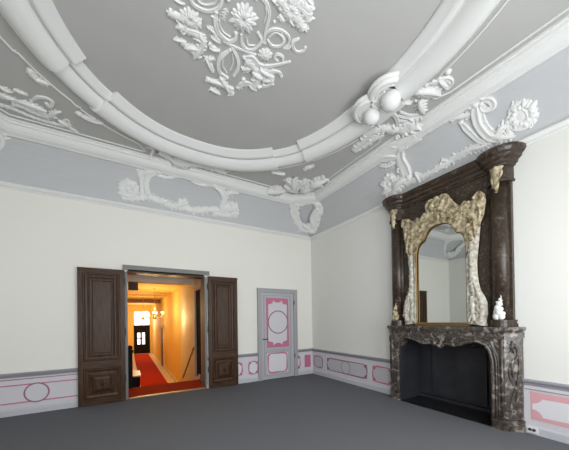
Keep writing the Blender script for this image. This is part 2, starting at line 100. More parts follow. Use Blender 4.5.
# ------------------------------------------------------------------ mesh helpers
class MB:
    def __init__(s): s.v = []; s.f = []; s.sm = []
    def add(s, vs, fs, smooth=False):
        o = len(s.v); s.v += [tuple(v) for v in vs]
        s.f += [tuple(i+o for i in f) for f in fs]; s.sm += [smooth]*len(fs); return s
    def box(s, x0, x1, y0, y1, z0, z1):
        x0,x1 = sorted((x0,x1)); y0,y1 = sorted((y0,y1)); z0,z1 = sorted((z0,z1))
        vs = [(x,y,z) for z in (z0,z1) for y in (y0,y1) for x in (x0,x1)]
        return s.add(vs, [(0,2,3,1),(4,5,7,6),(0,1,5,4),(2,6,7,3),(0,4,6,2),(1,3,7,5)])
    def prism(s, poly, fn0, fn1):          # poly 2D; fn maps (u,v)->3D for both ends
        n = len(poly); a = [fn0(*p) for p in poly]; b = [fn1(*p) for p in poly]
        return s.add(a+b, [tuple(range(n-1,-1,-1)), tuple(range(n,2*n))]+[(i,(i+1)%n,n+(i+1)%n,n+i) for i in range(n)])
    def grid(s, rows, closed=False, smooth=True, cyc=False):
        m = len(rows[0]); fs = []
        for i in range(len(rows)-(0 if cyc else 1)):
            i2 = (i+1) % len(rows)
            for j in range(m-(0 if closed else 1)):
                j2 = (j+1) % m
                fs.append((i*m+j, i*m+j2, i2*m+j2, i2*m+j))
        return s.add([p for r in rows for p in r], fs, smooth)
    def tube(s, pts, r, n=8, cyc=False, caps=True):
        pts = [Vector(p) for p in pts]; N = len(pts); rows = []
        rr = r if isinstance(r, (list,tuple)) else [r]*N
        up = None
        for i, p in enumerate(pts):
            t = (pts[(i+1)%N] if (cyc or i < N-1) else p) - (pts[i-1] if (cyc or i > 0) else p)
            t.normalize()
            if up is None: up = Vector((0,0,1)) if abs(t.z) < .9 else Vector((1,0,0))
            a = t.cross(up)
            if a.length < 1e-4: a = t.orthogonal()
            a.normalize(); b = a.cross(t).normalized(); up = b
            rows.append([tuple(p + (a*cos(k*2*pi/n)+b*sin(k*2*pi/n))*rr[i]) for k in range(n)])
        s.grid(rows, closed=True, cyc=cyc)
        if caps and not cyc:
            o = len(s.v)-N*n
            s.f += [tuple(o+k for k in range(n)), tuple(o+(N-1)*n+k for k in range(n-1,-1,-1))]; s.sm += [True]*2
        return s
    def lathe(s, c, prof, n=20, a0=0, a1=2*pi, axis='z'):
        full = abs(a1-a0-2*pi) < 1e-6; m = n if full else n+1; rows = []
        for r, h in prof:
            row = []
            for k in range(m):
                a = a0+(a1-a0)*k/n
                if axis == 'z': row.append((c[0]+r*cos(a), c[1]+r*sin(a), c[2]+h))
                elif axis == 'y': row.append((c[0]+r*cos(a), c[1]+h, c[2]+r*sin(a)))
                else: row.append((c[0]+h, c[1]+r*cos(a), c[2]+r*sin(a)))
            rows.append(row)
        return s.grid(rows, closed=full)
    def ball(s, c, r, n=12, sz=1):
        return s.lathe(c, [(max(1e-4,r*sin(k*pi/8)), -r*sz*cos(k*pi/8)) for k in range(9)], n)
    def build(s, name, m, parent=None):
        me = bpy.data.meshes.new(name); me.from_pydata(s.v, [], s.f); me.materials.append(m)
        me.polygons.foreach_set('use_smooth', s.sm)
        bm = bmesh.new(); bm.from_mesh(me); bmesh.ops.recalc_face_normals(bm, faces=bm.faces); bm.to_mesh(me); bm.free()
        o = bpy.data.objects.new(name, me); C.objects.link(o)
        if parent:
            o.parent = parent; o.matrix_parent_inverse = parent.matrix_basis.inverted()
        return o
def tag(o, label=None, cat=None, group=None, kind=None):
    for k, v in (('label',label),('category',cat),('group',group),('kind',kind)):
        if v: o[k] = v
    return o
def thing(name, label, cat, loc=(0,0,0), group=None, kind=None):
    o = bpy.data.objects.new(name, None); o.empty_display_size = .05; o.location = loc; C.objects.link(o)
    return tag(o, label, cat, group, kind)
def struct(o, label=None, cat=None): return tag(o, label, cat, None, 'structure')

W = -6.86; F = -7.0; ZF = 3.78; ZC = 4.55           # room: x W..0, y F..0
cy0 = F/2; cx0 = W/2

# ------------------------------------------------------------------ room shell
struct(MB().add([(W,F,0),(0,F,0),(0,0,0),(W,0,0),(W,F,-.2),(0,F,-.2),(0,0,-.2),(W,0,-.2)],
   [(0,1,2,3),(4,5,6,7),(0,1,5,4),(1,2,6,5),(2,3,7,6),(3,0,4,7)]).build('floor', M['carpet']), 'dark grey carpet covering the whole salon floor', 'floor')
OX0, OX1, OZ = -4.45, -2.955, 2.5                    # doorway
def rect(mb, axis, c0, c1, a0, a1, z0, z1):
    if axis == 'y': mb.box(a0, a1, c0, c1, z0, z1)
    else: mb.box(c0, c1, a0, a1, z0, z1)
wb = MB()
for a0,a1,z0,z1 in ((W-.2,OX0,0,4.8),(OX0,OX1,OZ,4.8),(OX1,0.8,0,4.8)): rect(wb,'y',0,.3,a0,a1,z0,z1)
struct(wb.build('wall_back', M['wall']), 'cream wall holding the open double doorway', 'wall')
wr = MB()
FO0, FO1, FZ = -4.38, -2.82, 1.2                      # chimney opening behind the mantel
for a0,a1,z0,z1 in ((F-.2,FO0,0,4.8),(FO0,FO1,FZ,4.8),(FO1,0,0,4.8)): rect(wr,'x',0,.8,a0,a1,z0,z1)
struct(wr.build('wall_right', M['wallr']), 'pale cream wall behind the marble fireplace', 'wall')
struct(MB().box(W-.2,W,F-.2,0,0,4.8).build('wall_left', M['wallr']), 'plain cream side wall reflected in the mirror', 'wall')
wins = [(-5.9,-4.7),(-4.03,-2.83),(-2.16,-.96)]; WZ0, WZ1 = .55, 3.45
wf = MB(); xs = [W-.2]+[a for w in wins for a in w]+[.8]
for i in range(0, len(xs), 2): rect(wf,'y',F-.3,F,xs[i],xs[i+1],0,4.8)
for a,b in wins: rect(wf,'y',F-.3,F,a,b,0,WZ0); rect(wf,'y',F-.3,F,a,b,WZ1,4.8)
struct(wf.build('wall_front', M['wallr']), 'window wall opposite the double doorway', 'wall')
for i,(a,b) in enumerate(wins):
    w = MB()
    for x in (a,b-.06,(a+b)/2-.03): w.box(x,x+.06,F-.2,F-.13,WZ0,WZ1)
    for z in (WZ0, WZ1-.06, 2.55): w.box(a,b,F-.2,F-.13,z,z+.06)
    fr = struct(w.build('window_%d'%(i+1), M['plaster']))
    MB().box(a+.05,b-.05,F-.17,F-.165,WZ0+.05,WZ1-.05).build('pane', M['glass'], fr)

# ceiling: outer field with an opening, raised inner field
def inner_curve(n=18):
    """closed quatrefoil plan; list of segments (pts, outward normals, kind)"""
    segs = []
    def arc(p0, p1, sag, n):
        p0 = Vector(p0); p1 = Vector(p1); ch = p1-p0; L = ch.length
        out = Vector((-ch.y, ch.x)).normalized()
        if (p0+p1-Vector((2*cx0,2*cy0))).dot(out) < 0: out = -out
        if abs(sag) < 1e-3: return [p0+ch*k/n for k in range(n+1)], [out]*(n+1)
        e = ch.normalized(); m_ = (p0+p1)/2; q = 2.5 if sag > .1 else 2
        pts, ns = [], []
        for k in range(n+1):
            u = sin(pi/2*(-1+2*k/n)); au = abs(u)
            pts.append(m_+e*u*L/2+out*sag*(1-au**q))
            sl = -sag*q*au**(q-1)*(1 if u > 0 else -1)/(L/2)
            ns.append((out-e*sl).normalized())
        return pts, ns
    def mir(p, sx, sy): return (RCX+(p[0]-RCX)*sx, cy0+(p[1]-cy0)*sy)
    K1 = (-2.23,-1.78); K2 = (-1.88,-2.22)
    bl, br = mir(K1,-1,1), K1
    segs.append(arc(bl, br, .42, 24)+('full',))
    segs.append(arc(K1, K2, .03, 8)+('small',))
    segs.append(arc(K2, mir(K2,1,-1), .27, 30)+('side',))
    segs.append(arc(mir(K2,1,-1), mir(K1,1,-1), .03, 8)+('small',))
    segs.append(arc(mir(K1,1,-1), mir(K1,-1,-1), .42, 24)+('full',))
    segs.append(arc(mir(K1,-1,-1), mir(K2,-1,-1), .03, 8)+('small',))
    segs.append(arc(mir(K2,-1,-1), mir(K2,-1,1), .27, 30)+('side',))
    segs.append(arc(mir(K2,-1,1), mir(K1,-1,1), .03, 8)+('small',))
    return segs
RCX = -3.36
SEGS = inner_curve()
ZI = 4.62
def oct_pts(i, c=None, z=0):
    """rectangle inset i with corners cut at diagonal distance c"""
    c = .484+i if c is None else c
    k = max(c*sqrt(2)-i, i)
    P_ = [(-k,-i),(-i,-k)]
    out = []
    out += [(x,y) for x,y in P_]                                   # back right
    out += [(-i, F+k), (-k, F+i)]
    out += [(W+k, F+i), (W+i, F+k)]
    out += [(W+i,-k), (W+k,-i)]
    return [(x,y,z) for x,y in out]
# outer field = one ring between cornice octagon and the oval (subdivided radially by angle)
loop = []
for pts, ns, kd in SEGS:
    for p, nrm in list(zip(pts, ns))[:-1]:
        off = .3
        loop.append(p+nrm*off)
def ray_rect(ang):
    dx, dy = cos(ang), sin(ang); t = 1e9
    if abs(dx) > 1e-9: t = min(t, (-W/2+.1)/abs(dx))
    if abs(dy) > 1e-9: t = min(t, (-F/2+.1)/abs(dy))
    return (cx0+dx*t, cy0+dy*t)
loop.sort(key=lambda p: atan2(p.y-cy0, p.x-cx0))
o_ = MB(); rows = [[(p.x,p.y,ZC), (*ray_rect(atan2(p.y-cy0,p.x-cx0)),ZC)] for p in loop]
o_.grid(rows, cyc=True, smooth=False)
ce = struct(o_.build('ceiling', M['ceil']), 'grey painted ceiling with white stucco mouldings', 'ceiling')
MB().add([(p.x,p.y,ZI) for p in loop], [tuple(range(len(loop)))]).build('raised_field', M['ceil'], ce)
MB().box(W-.2,.8,F-.3,.3,4.8,4.9).build('ceiling_slab', M['plaster'], ce)
# oval moulding
PROF = [(.038+s*.925,h*.84) for s,h in [(-.01,.0),(-.012,-.03),(.02,-.035),(.03,-.06),(.075,-.07),(.085,-.095),(.13,-.11),(.16,-.105),(.17,-.075),(.19,-.07),(.20,-.105),(.235,-.15),(.27,-.185),(.32,-.215),(.38,-.225),(.43,-.21),(.475,-.175),(.495,-.14),(.515,-.135),(.53,-.11),(.53,.02)]]
def sweep(segpts, segn, prof, sc, so, name, parent, ztop=ZI-.0):
    rows = [[(p.x+n.x*(s*sc+so), p.y+n.y*(s*sc+so), ztop+h*sc) for s,h in prof] for p,n in zip(segpts, segn)]
    mb = MB().grid(rows)
    m = len(prof)
    mb.add(rows[0], [tuple(range(m))]); mb.add(rows[-1], [tuple(range(m))])
    o = mb.build(name, M['plaster'], parent); return o
oval = thing('trim_1', 'huge white moulded quatrefoil ring framing the ceiling rosette', 'moulding', (cx0,cy0,ZC), kind='structure')
def ext(pts, ns, a, b):
    p = list(pts); p[0] = p[0]+(p[0]-p[1]).normalized()*a; p[-1] = p[-1]+(p[-1]-p[-2]).normalized()*b; return p
for pts, ns, kd in SEGS:
    if kd == 'full': sweep(ext(pts,ns,.05,.05), ns, PROF, 1.0, 0, 'moulding_arc', oval)
    elif kd == 'small': sweep(ext(pts,ns,.12,.12), ns, PROF, .80, .085, 'moulding_link', oval)
    else:
        h = len(pts)//2
        sweep(ext(pts[:h+1-2],ns,.05,0), ns[:h-1], PROF, 1.0, 0, 'moulding_arc', oval)
        sweep(ext(pts[h+2:],ns,0,.05), ns[h+2:], PROF, 1.0, 0, 'moulding_arc', oval)
        # scroll ends: stepped rolls hugging a ball, either side of the middle
        sgn = 1 if pts[h].x > cx0 else -1
        for cy_, r in ((cy0+.10,.115),(cy0-.22,.128)):
            bx = pts[h].x+sgn*.17
            mb = MB().ball((bx+sgn*.03,cy_,4.39), r, 20, .95)
            mb.build('ball', M['plaster'], oval)
            for rr, tr in ((r*1.35,.032),(r*1.75,.038),(r*2.0,.03)):
                rows = []
                for k in range(15):
                    a = pi*(1.35-.95*k/14) if sgn > 0 else -pi*.35+pi*.95*k/14
                    rows.append((bx+rr*cos(a), cy_+rr*sin(a), 4.46+.04*(rr>r*1.8)))
                MB().tube(rows, [tr]*15, 10).build('scroll_roll', M['plaster'], oval)
        MB().box(pts[h].x+sgn*.05,pts[h].x+sgn*.5,cy0-.22,cy0+.22,4.45,4.56).build('scroll_bed', M['plaster'], oval)
# shadow gap line moulding that follows the oval, and the spandrel panel trims
def ovaloff(off):
    L = []
    for pts, ns, kd in SEGS:
        o = off-(.03 if kd == 'small' else 0)
        L += [p+n*o for p,n in zip(pts,ns)]
    return L
OFF = ovaloff(.61)
def quad(p, sx, sy): return (cx0+(p[0]-cx0)*sx, cy0+(p[1]-cy0)*sy)
base = [p for p in OFF if p.x > -2.74 and p.y > -2.98 and p.x < -.8]
base.sort(key=lambda p: atan2(p.y-cy0, p.x-cx0), reverse=True)     # from back to right
i_ = .665; kk = (.484+i_)*sqrt(2)-i_
tr = [(p.x,min(p.y,-.72)) for p in base]
tr = [(min(p[0],-.74),p[1]) for p in tr]
tr += [(-.88+.17*sin(k*pi/8), -3.0-.08*sin(k*pi/4)) for k in range(0,5)]
tr += [(-i_,-2.9),(-i_,-kk),(-kk,-i_),(-2.66,-i_),(-2.72,-.70)]
tr2 = [(p.x,p.y) for p in base if p.y > -2.98]
for n_, (sx,sy) in enumerate(((1,1),(-1,1),(1,-1),(-1,-1))):
    pts = [(*quad(p,sx,sy), ZC-.004) for p in tr]
    struct(MB().tube(pts, .013, 6, cyc=True).build('trim_%d'%(n_+2), M['plaster']), ['thin raised line framing the ceiling spandrel above the small door','thin raised line framing the ceiling spandrel at the left of the photo','thin raised line framing the ceiling spandrel right of the twin balls','thin raised line framing the ceiling spandrel beside the windows'][n_], 'moulding')
# main cornice and cove
CP = [(.36,4.40),(.375,4.375),(.40,4.375),(.405,4.385),(.43,4.39),(.47,4.405),(.51,4.435),(.535,4.47),(.54,4.485),(.56,4.49),(.565,4.52),(.585,4.525),(.585,4.57)]
mb = MB(); rows = [oct_pts(i, z=z) for i,z in CP]; mb.grid(rows, closed=True, smooth=False)
cor = struct(mb.build('trim_6', M['plaster']), 'white main cornice running round the room above the cove', 'cornice')
# gentle cove
COV = []
for k in range(9):
    t = k/8; ch = t
    i = .40*(.55*t+.45*(1-cos(t*pi/2))); z = ZF+.64*(.55*t+.45*sin(t*pi/2))
    COV.append((i, z, .884*t))
rows = [oct_pts(i, max(c, i*sqrt(2)), z) for i,z,c in COV]
cv = struct(MB().grid(rows, closed=True, smooth=False).build('trim_7', M['frieze']), 'blue grey cove between the cream walls and white cornice', 'cove')
def cov_at(v):                                         # v metres up the chord -> (inset, z, normal)
    L = sqrt(.4**2+.64**2); t = v/L
    tt = max(0,min(1,t))
    f = lambda t: (.40*(.55*t+.45*(1-cos(t*pi/2))), ZF+.64*(.55*t+.45*sin(t*pi/2)))
    a = f(tt); b = f(min(1,tt+.01)); c_ = f(max(0,tt-.01))
    dx, dz = b[0]-c_[0], b[1]-c_[1]; l = math.hypot(dx,dz); dx/=l; dz/=l
    ex = (t-tt)*L
    return a[0]+dx*ex, a[1]+dz*ex, (dz, -dx)           # inset outward(into room), normal (inset,z)
# lower moulding of the cove
LP = [(0,3.70),(.012,3.70),(.02,3.715),(.012,3.725),(.035,3.735),(.055,3.76),(.05,3.785),(.02,3.80),(.0,3.80)]
mb = MB(); rows = []
for i,z in LP: rows.append([(-i,-i,z),(-i,F+i,z),(W+i,F+i,z),(W+i,-i,z)])
struct(mb.grid(rows, closed=True, smooth=False).build('trim_8', M['plaster']), 'slim white picture moulding along the wall tops', 'moulding')

# ------------------------------------------------------------------ stucco ornament kit
def catmull(P, n=6):
    P = [Vector(p) for p in P]; Q = [P[0]*2-P[1]]+P+[P[-1]*2-P[-2]]; out = []
    for i in range(1, len(Q)-2):
        for k in range(n):
            t = k/n; a,b,c,d = Q[i-1:i+3]
            out.append(.5*((2*b)+(c-a)*t+(2*a-5*b+4*c-d)*t*t+(3*b-a-3*c+d)*t**3))
    out.append(P[-1]); return out
def o_stroke(mb, S, P, w0, w1, hk=.5):
    pts = catmull(P); N = len(pts); rows = []
    HP = (-.1,.75,1,.86,.66,.60,.70,.66,-.1)
    for i,p in enumerate(pts):
        t = (pts[min(i+1,N-1)]-pts[max(i-1,0)]).normalized(); n = Vector((-t.y,t.x))
        u = i/(N-1); w = (w0+(w1-w0)*u)*(.5+.5*min(1,5*u,4*(1-u)+.7))/2; h = max(.016,w*2*hk)
        rows.append([S(*(p+n*w*q), h*HP[j]) for j,q in enumerate((-1,-.93,-.7,-.45,-.1,.25,.6,.9,1))])
    mb.grid(rows)
    o_bead(mb, S, pts[-1], w1*.62); o_bead(mb, S, pts[0], w0*.42)
def o_bead(mb, S, p, r, hk=.9, n=10):
    p = Vector(p); rows = []
    for k in range(6):
        a = pi/2*k/5
        rows.append([S(p.x+r*cos(a)*cos(b), p.y+r*cos(a)*sin(b), max(-.004, r*hk*sin(a))) for b in [2*pi*j/n for j in range(n)]])
    mb.grid(rows, closed=True)
def o_blade(mb, S, p0, p1, w, h0=0, bend=0, hk=.4):
    p0 = Vector(p0); p1 = Vector(p1); d = p1-p0; L = d.length
    if L < 1e-4: return
    t = d/L; n = Vector((-t.y,t.x)); rows = []
    for i in range(7):
        u = i/6; c = p0+d*u+n*(bend*L*sin(pi*u)); ww = w/2*sin(pi*min(1,(u*.80+.14)))**.8; H = max(w*hk*(ww/(w/2)),.008)+h0
        rows.append([S(*(c+n*ww*q), H*hh) for q,hh in ((-1,-.1),(-.7,.75),(0,1),(.7,.75),(1,-.1))])
    mb.grid(rows)
def o_leaf(mb, S, p0, p1, w, lobes=3, h0=0, bend=None):
    p0 = Vector(p0); p1 = Vector(p1); d = p1-p0; L = d.length
    if L < 1e-4: return
    bend = random.uniform(-.15,.15) if bend is None else bend
    t = d/L; n = Vector((-t.y,t.x))
    if lobes <= 1: return o_blade(mb, S, p0, p1, w, h0, bend)
    o_blade(mb, S, p0, p1, w*.5, h0+w*.08, bend, .6)
    m = max(2, lobes)
    for i in range(m):
        u = .08+.62*i/(m-1 or 1)
        c = p0+d*u+n*(bend*L*sin(pi*u)); k = (1-.45*u)
        for s in (-1,1):
            a = (t*.75+n*s*.8).normalized(); l = w*.78*k*random.uniform(.85,1.15)
            o_blade(mb, S, c-a*l*.12, c+a*l, l*.52, h0, s*-.12, .45)
def o_flower(mb, S, p, r, n):
    p = Vector(p); rnd = random.Random(int(r*1e4)+n)
    for ring,(r0,r1,hh) in enumerate(((.15,1,0),(.1,.66,r*.16))):
        for k in range(n):
            a = 2*pi*(k+ring*.5)/n+rnd.uniform(-.1,.1); rr = r1*rnd.uniform(.86,1.08)
            d = Vector((cos(a),sin(a)))
            o_leaf(mb, S, p+d*r*r0, p+d*r*rr, 2*pi*r*r1/n*1.0, 1, hh, rnd.uniform(-.05,.05))
    for k in range(6): 
        a = k*pi/3; o_bead(mb, S, p+Vector((cos(a),sin(a)))*r*.13, r*.075, 3.2)
def o_shell(mb, S, p, r, n, dirn=None):
    p = Vector(p); o_bead(mb, S, p, r*.72, .22, 14)
    for k in range(n):
        a = 2*pi*k/n
        rr = r*(1+.12*(-1)**k); d = Vector((cos(a),sin(a))); o_blade(mb, S, p+d*r*.35, p+d*rr, 2*pi*r/n*1.15, 0, .1, .5)
    rows = [(p+Vector((cos(a),sin(a)))*r*.42) for a in [k*pi/8*1.6 for k in range(11)]]
    o_stroke(mb, S, rows, r*.26, r*.18)
def o_mass(mb, S, P, w):
    pts = catmull(P, 5); acc = 1e9
    N = len(pts); rows = []
    for i,p in enumerate(pts):                          # low bed under the leaves
        t = (pts[min(i+1,N-1)]-pts[max(i-1,0)]).normalized(); n = Vector((-t.y,t.x)); ww = w*.36*(1+.25*sin(i*2.3))
        rows.append([S(*(p+n*ww*q), h) for q,h in ((-1,-.005),(-.8,w*.14),(0,w*.22),(.8,w*.14),(1,-.005))])
    mb.grid(rows)
    for i in range(1, N):
        seg = pts[i]-pts[i-1]; 
        k = max(1, int(seg.length/(w*.26)))
        t = seg.normalized(); n = Vector((-t.y,t.x))
        for j in range(k):
            p = pts[i-1]+seg*(j+random.random())/k
            for s in (-1,1):
                a = n*s*random.uniform(.35,1)+t*random.uniform(-1,1); a.normalize()
                q = p+n*s*w*random.uniform(-.05,.18); l = w*random.uniform(.28,.48)
                o_blade(mb, S, q, q+a*l, l*random.uniform(.45,.7), w*random.uniform(.0,.14), random.uniform(-.3,.3), .5)
            if random.random() < .4: o_bead(mb, S, p+n*random.uniform(-.3,.3)*w, w*.11, 1.8)
KIND = {'s':'scroll','m':'foliage','l':'leaf','f':'flower','h':'shell','b':'bead'}
def ornament(name, label, key, S, loc, m='plaster', cat='stucco ornament', group=None, items=None, grow=1.0):
    root = thing(name, label, cat, loc, group)
    for it in (items or ORN[key]):
        mb = MB(); k = it[0]
        if k == 's': o_stroke(mb, S, it[1], it[2]*grow*1.5, it[3]*grow*1.5)
        elif k == 'm': o_mass(mb, S, it[1], it[2]*1.8*grow)
        elif k == 'l': o_leaf(mb, S, it[1], it[2], it[3]*grow*1.55, 4 if (Vector(it[2])-Vector(it[1])).length > it[3]*2.2 else 3)
        elif k == 'f': o_flower(mb, S, it[1], it[2], it[3])
        elif k == 'h': o_shell(mb, S, it[1], it[2], int(it[3]*1.4))
        elif k == 'b': o_bead(mb, S, it[1], it[2])
        mb.build(KIND[k], M[m], root)
    return root
def S_ceil_in(u, v, h): return (u, v, ZI-h)
def S_ceil(u, v, h):
    ins = min(-u, -v, u-W, v-F, )
    z = ZC
    if ins < .60: z = 4.385+(ins-.42)/.18*.12 if ins > .42 else 4.37
    return (u, v, z-h)
def S_right(u, v, h):
    i, z, n = cov_at(v); return (-(i+n[0]*h), u, z+n[1]*h)
def S_back(u, v, h):
    i, z, n = cov_at(v); return (u, -(i+n[0]*h), z+n[1]*h)
def S_left(u, v, h):
    i, z, n = cov_at(v); return (W+(i+n[0]*h), u, z+n[1]*h)
_s = sqrt(.5)
def S_diag(cx, sx):
    # corner piece: wraps onto cut face; w along the diagonal, v up
    Ld = sqrt(2*.625**2+.64**2)
    def S(w, v, h):
        v *= .93; t = v/Ld; z = ZF+.64*t; c = .884*t
        hw = abs(w)
        c2 = max(c, hw*.93)                            # lap onto the side coves at the low end
        d = c2+h*.8; q = -d*_s
        x, y = q+w*_s, q-w*_s
        return (cx+sx*x, y, z-h*.5)
    return S
rs = ORN['rosette']
cen = Vector(rs[22][1]) if rs[22][0] == 'f' else Vector((-3.38,-3.42))
for it in rs:
    if it[0] == 'f' and it[3] == 15: cen = Vector(it[1])
def rot180(it):
    f = lambda p: [2*cen.x-p[0], 2*cen.y-p[1]]
    it = list(it)
    if it[0] in 'sm': it[1] = [f(p) for p in it[1]]
    else: it[1] = f(it[1])
    if it[0] == 'l': it[2] = f(it[2])
    return it
def lead(it): return it[1][0] if it[0] in 'sm' else it[1]
half = [rot180(it) for it in rs if (Vector(lead(it))-cen).length > .35 and (lead(it)[1]-cen.y)*.8+(-(lead(it)[0]-cen.x))*.0 > .30]
ornament('ceiling_rosette', 'large round white stucco rosette of flowers, leaves and scrolls on the ceiling centre', None, S_ceil_in, (cen.x,cen.y,ZI), items=rs+half, grow=1.12)
G = 'rococo stucco ornaments round the cornice'
ornament('ceiling_ornament', 'white shell and leaf stucco below the twin balls of the ceiling ring', 'ceil_right', S_ceil, (-.9,-3.5,ZC), group=G, grow=1.3)
ornament('ceiling_ornament', 'white leafy stucco spray squeezed between ceiling ring and cornice above the back wall', 'ceil_back', S_ceil, (-3.4,-.7,ZC), group=G, grow=1.2)
ornament('ceiling_ornament', 'white leaf cluster on the ceiling above the far room corner', 'ceil_corner', S_ceil, (-1.05,-.9,ZC), group=G, grow=1.35)
ornament('ceiling_ornament', 'white curling leaf mass on the ceiling at the far left of the photo', 'ceil_left', S_ceil, (-5.6,-1,ZC), group=G)
for k, lb in (('ts1','small white leaf sprig left of the far ceiling corner, on the ring outline'),('ts2','small white leaf sprig right of the far ceiling corner, on the ring outline'),('ts3','small white leaf sprig at upper left below the ring kink'),('ts4','small white leaf sprig between the left kinks and the back cornice')):
    p = lead(ORN[k][0]); ornament('leaf_sprig', lb, k, S_ceil, (p[0],p[1],ZC), group='small leaf sprigs on the ring outline')
ornament('cove_cartouche', 'white rococo cartouche with shell on the cove above the fireplace', 'frieze_right', S_right, (-.2,-3.6,4.1), group=G, grow=1.3)
ornament('cove_cartouche', 'flat white rococo cartouche on the cove above the brown double doors', 'frieze_back', S_back, (-3.4,-.2,4.1), group=G, grow=1.45)
ornament('cove_cartouche', 'white scrolled cartouche filling the cove in the far room corner', 'frieze_corner', S_diag(0,1), (-.3,-.3,4.1), group=G, grow=1.8)
ornament('cove_cartouche', 'white leafy stucco on the cove at the left edge of the photo', 'frieze_corner', S_diag(W,-1), (W+.3,-.3,4.1), group=G)
# the cartouche on the left side cove, seen in the mirror
ornament('cove_cartouche', 'white rococo cartouche on the cove opposite the fireplace, seen only in the mirror', 'frieze_right', S_left, (W+.2,-3.6,4.1), group=G)

# ------------------------------------------------------------------ dado
def slab(name, side, a0, a1, z0, z1, p0, p1, m, parent=None):
    mb = MB()
    if side == 'b': mb.box(a0,a1,-p1,-p0,z0,z1)
    else: mb.box(-p1,-p0,a0,a1,z0,z1)
    return mb.build(name, m, parent)
def frame2d(side, pts, w, p, m, parent, name='painted_border'):
    """flat painted line following a closed polygon (u,z)"""
    pts = [Vector(q) for q in pts]; N = len(pts); a, b = [], []
    for i in range(N):
        t = (pts[(i+1)%N]-pts[i-1]).normalized(); n = Vector((-t.y,t.x)); 
        d1 = (pts[i]-pts[i-1]).normalized(); n1 = Vector((-d1.y,d1.x)); k = max(.5, n.dot(n1))
        a.append(pts[i]+n*w/2/k); b.append(pts[i]-n*w/2/k)
    fn = (lambda q, h: (q.x,-h,q.y)) if side == 'b' else (lambda q, h: (-h,q.x,q.y))
    rows = [[fn(a[i],p),fn(a[i],p+.003),fn(b[i],p+.003),fn(b[i],p)] for i in range(N)]
    return MB().grid(rows, cyc=True, smooth=False).build(name, m, parent)
def notched(u0, u1, z0, z1, r, n=5, convex=False):
    """rectangle with concave quarter-round corners"""
    L = []
    for cx, cz, a0 in ((u1,z1,pi),(u0,z1,1.5*pi),(u0,z0,0),(u1,z0,pi/2)):
        for k in range(n+1):
            a = a0+ (pi/2)*(1-k/n)
            a = a0+pi/2-(pi/2)*k/n
            L.append((cx+r*cos(a), cz+r*sin(a)))
    # order: around; corners generated clockwise within each
    out = []
    cs = [L[i*(n+1):(i+1)*(n+1)] for i in range(4)]
    seq = []
    for c in cs: seq += c
    return seq
def circ(u, z, r, n=28, sq=1): return [(u+r*cos(2*pi*k/n), z+r*sq*sin(2*pi*k/n)) for k in range(n)]
def disc_poly(side, poly, p, m, parent, name):
    fn = (lambda h: (lambda u,z: (u,-h,z))) if side == 'b' else (lambda h: (lambda u,z: (-h,u,z)))
    return MB().prism(poly, fn(p), fn(p+.003)).build(name, m, parent)
def corner_fill(side, u0, u1, z0, z1, r, p, m, parent):
    fn = (lambda h: (lambda u,z: (u,-h,z))) if side == 'b' else (lambda h: (lambda u,z: (-h,u,z)))
    mb = MB()
    for cx,cz,sx,sz in ((u0,z0,1,1),(u1,z0,-1,1),(u0,z1,1,-1),(u1,z1,-1,-1)):
        poly = [(cx,cz)]+[(cx+sx*r*cos(k*pi/12),cz+sz*r*sin(k*pi/12)) for k in range(7)]
        mb.prism(poly, fn(p), fn(p+.003))
    return mb.build('painted_corners', m, parent)
def rail(side, a0, a1, root):
    slab('dado_board', side, a0, a1, .10, .63, 0, .018, M['dado'], root)
    mb = MB(); prof = [(0,.61),(.03,.615),(.035,.63),(.02,.64),(.03,.655),(.05,.66),(.055,.68),(.04,.69),(0,.69)]
    rows = [[((a,-d,z) if side=='b' else (-d,a,z)) for d,z in prof] for a in (a0,a1)]
    mb.grid(rows, smooth=False); mb.build('cap_rail', M['cap'], root)
    mb = MB(); prof = [(0,0),(.035,0),(.035,.085),(.028,.10),(.018,.11),(0,.11)]
    rows = [[((a,-d,z) if side=='b' else (-d,a,z)) for d,z in prof] for a in (a0,a1)]
    mb.grid(rows, smooth=False); mb.build('skirting', M['skirt'], root)
D1 = thing('trim_9','lilac grey dado with pink circle left of the brown doors','dado',(-6,0,0),kind='structure'); rail('b', W, -5.21, D1)
P0 = .0185
frame2d('b', [(W-.05,.49),(-5.2,.49),(-5.2,.20),(W-.05,.20)], .022, P0, M['pink'], D1) if False else None
slab('painted_line','b',W,-5.21,.478,.498,P0,P0+.003,M['pink'],D1); slab('painted_line','b',W,-5.21,.19,.21,P0,P0+.003,M['pink'],D1)
slab('painted_line','b',W,-5.21,.575,.59,P0,P0+.003,M['pinkd'],D1)
disc_poly('b', circ(-5.765,.34,.155), P0+.002, M['dado'], D1, 'painted_field'); frame2d('b', circ(-5.765,.34,.155), .022, P0+.004, M['pinkd'], D1)
D2 = thing('trim_10','dado with pink cut-corner frames between brown door and small grey door','dado',(-1.95,0,0),kind='structure'); rail('b', -2.93, -1.67, D2)
D3 = thing('trim_11','short dado with solid pink block between small door and corner','dado',(-.3,0,0),kind='structure'); rail('b', -.54, 0, D3)
def pframe(side, u0, u1, z0, z1, root, r=.065, w=.020, field='dado_field', pk='pink', corners=True):
    slab('painted_field', side, u0, u1, z0, z1, P0, P0+.001, M[field], root)
    frame2d(side, notched(u0,u1,z0,z1,r), w, P0+.001, M[pk], root)
    if corners: corner_fill(side, u0, u1, z0, z1, r*.95, P0+.002, M[pk], root)
pframe('b',-2.15-.5,-2.10,.19,.49,D2); pframe('b',-1.93,-1.69,.19,.49,D2)
pframe('b',-.56+.03,-.44,.19,.51,D3)
slab('painted_block','b',-.285,-.085,.19,.525,P0,P0+.003,M['pink'],D3)
D4 = thing('trim_12','grey dado with long mauve frame and circle, corner to fireplace','dado',(0,-1.3,0),kind='structure'); rail('r', -2.62, 0, D4)
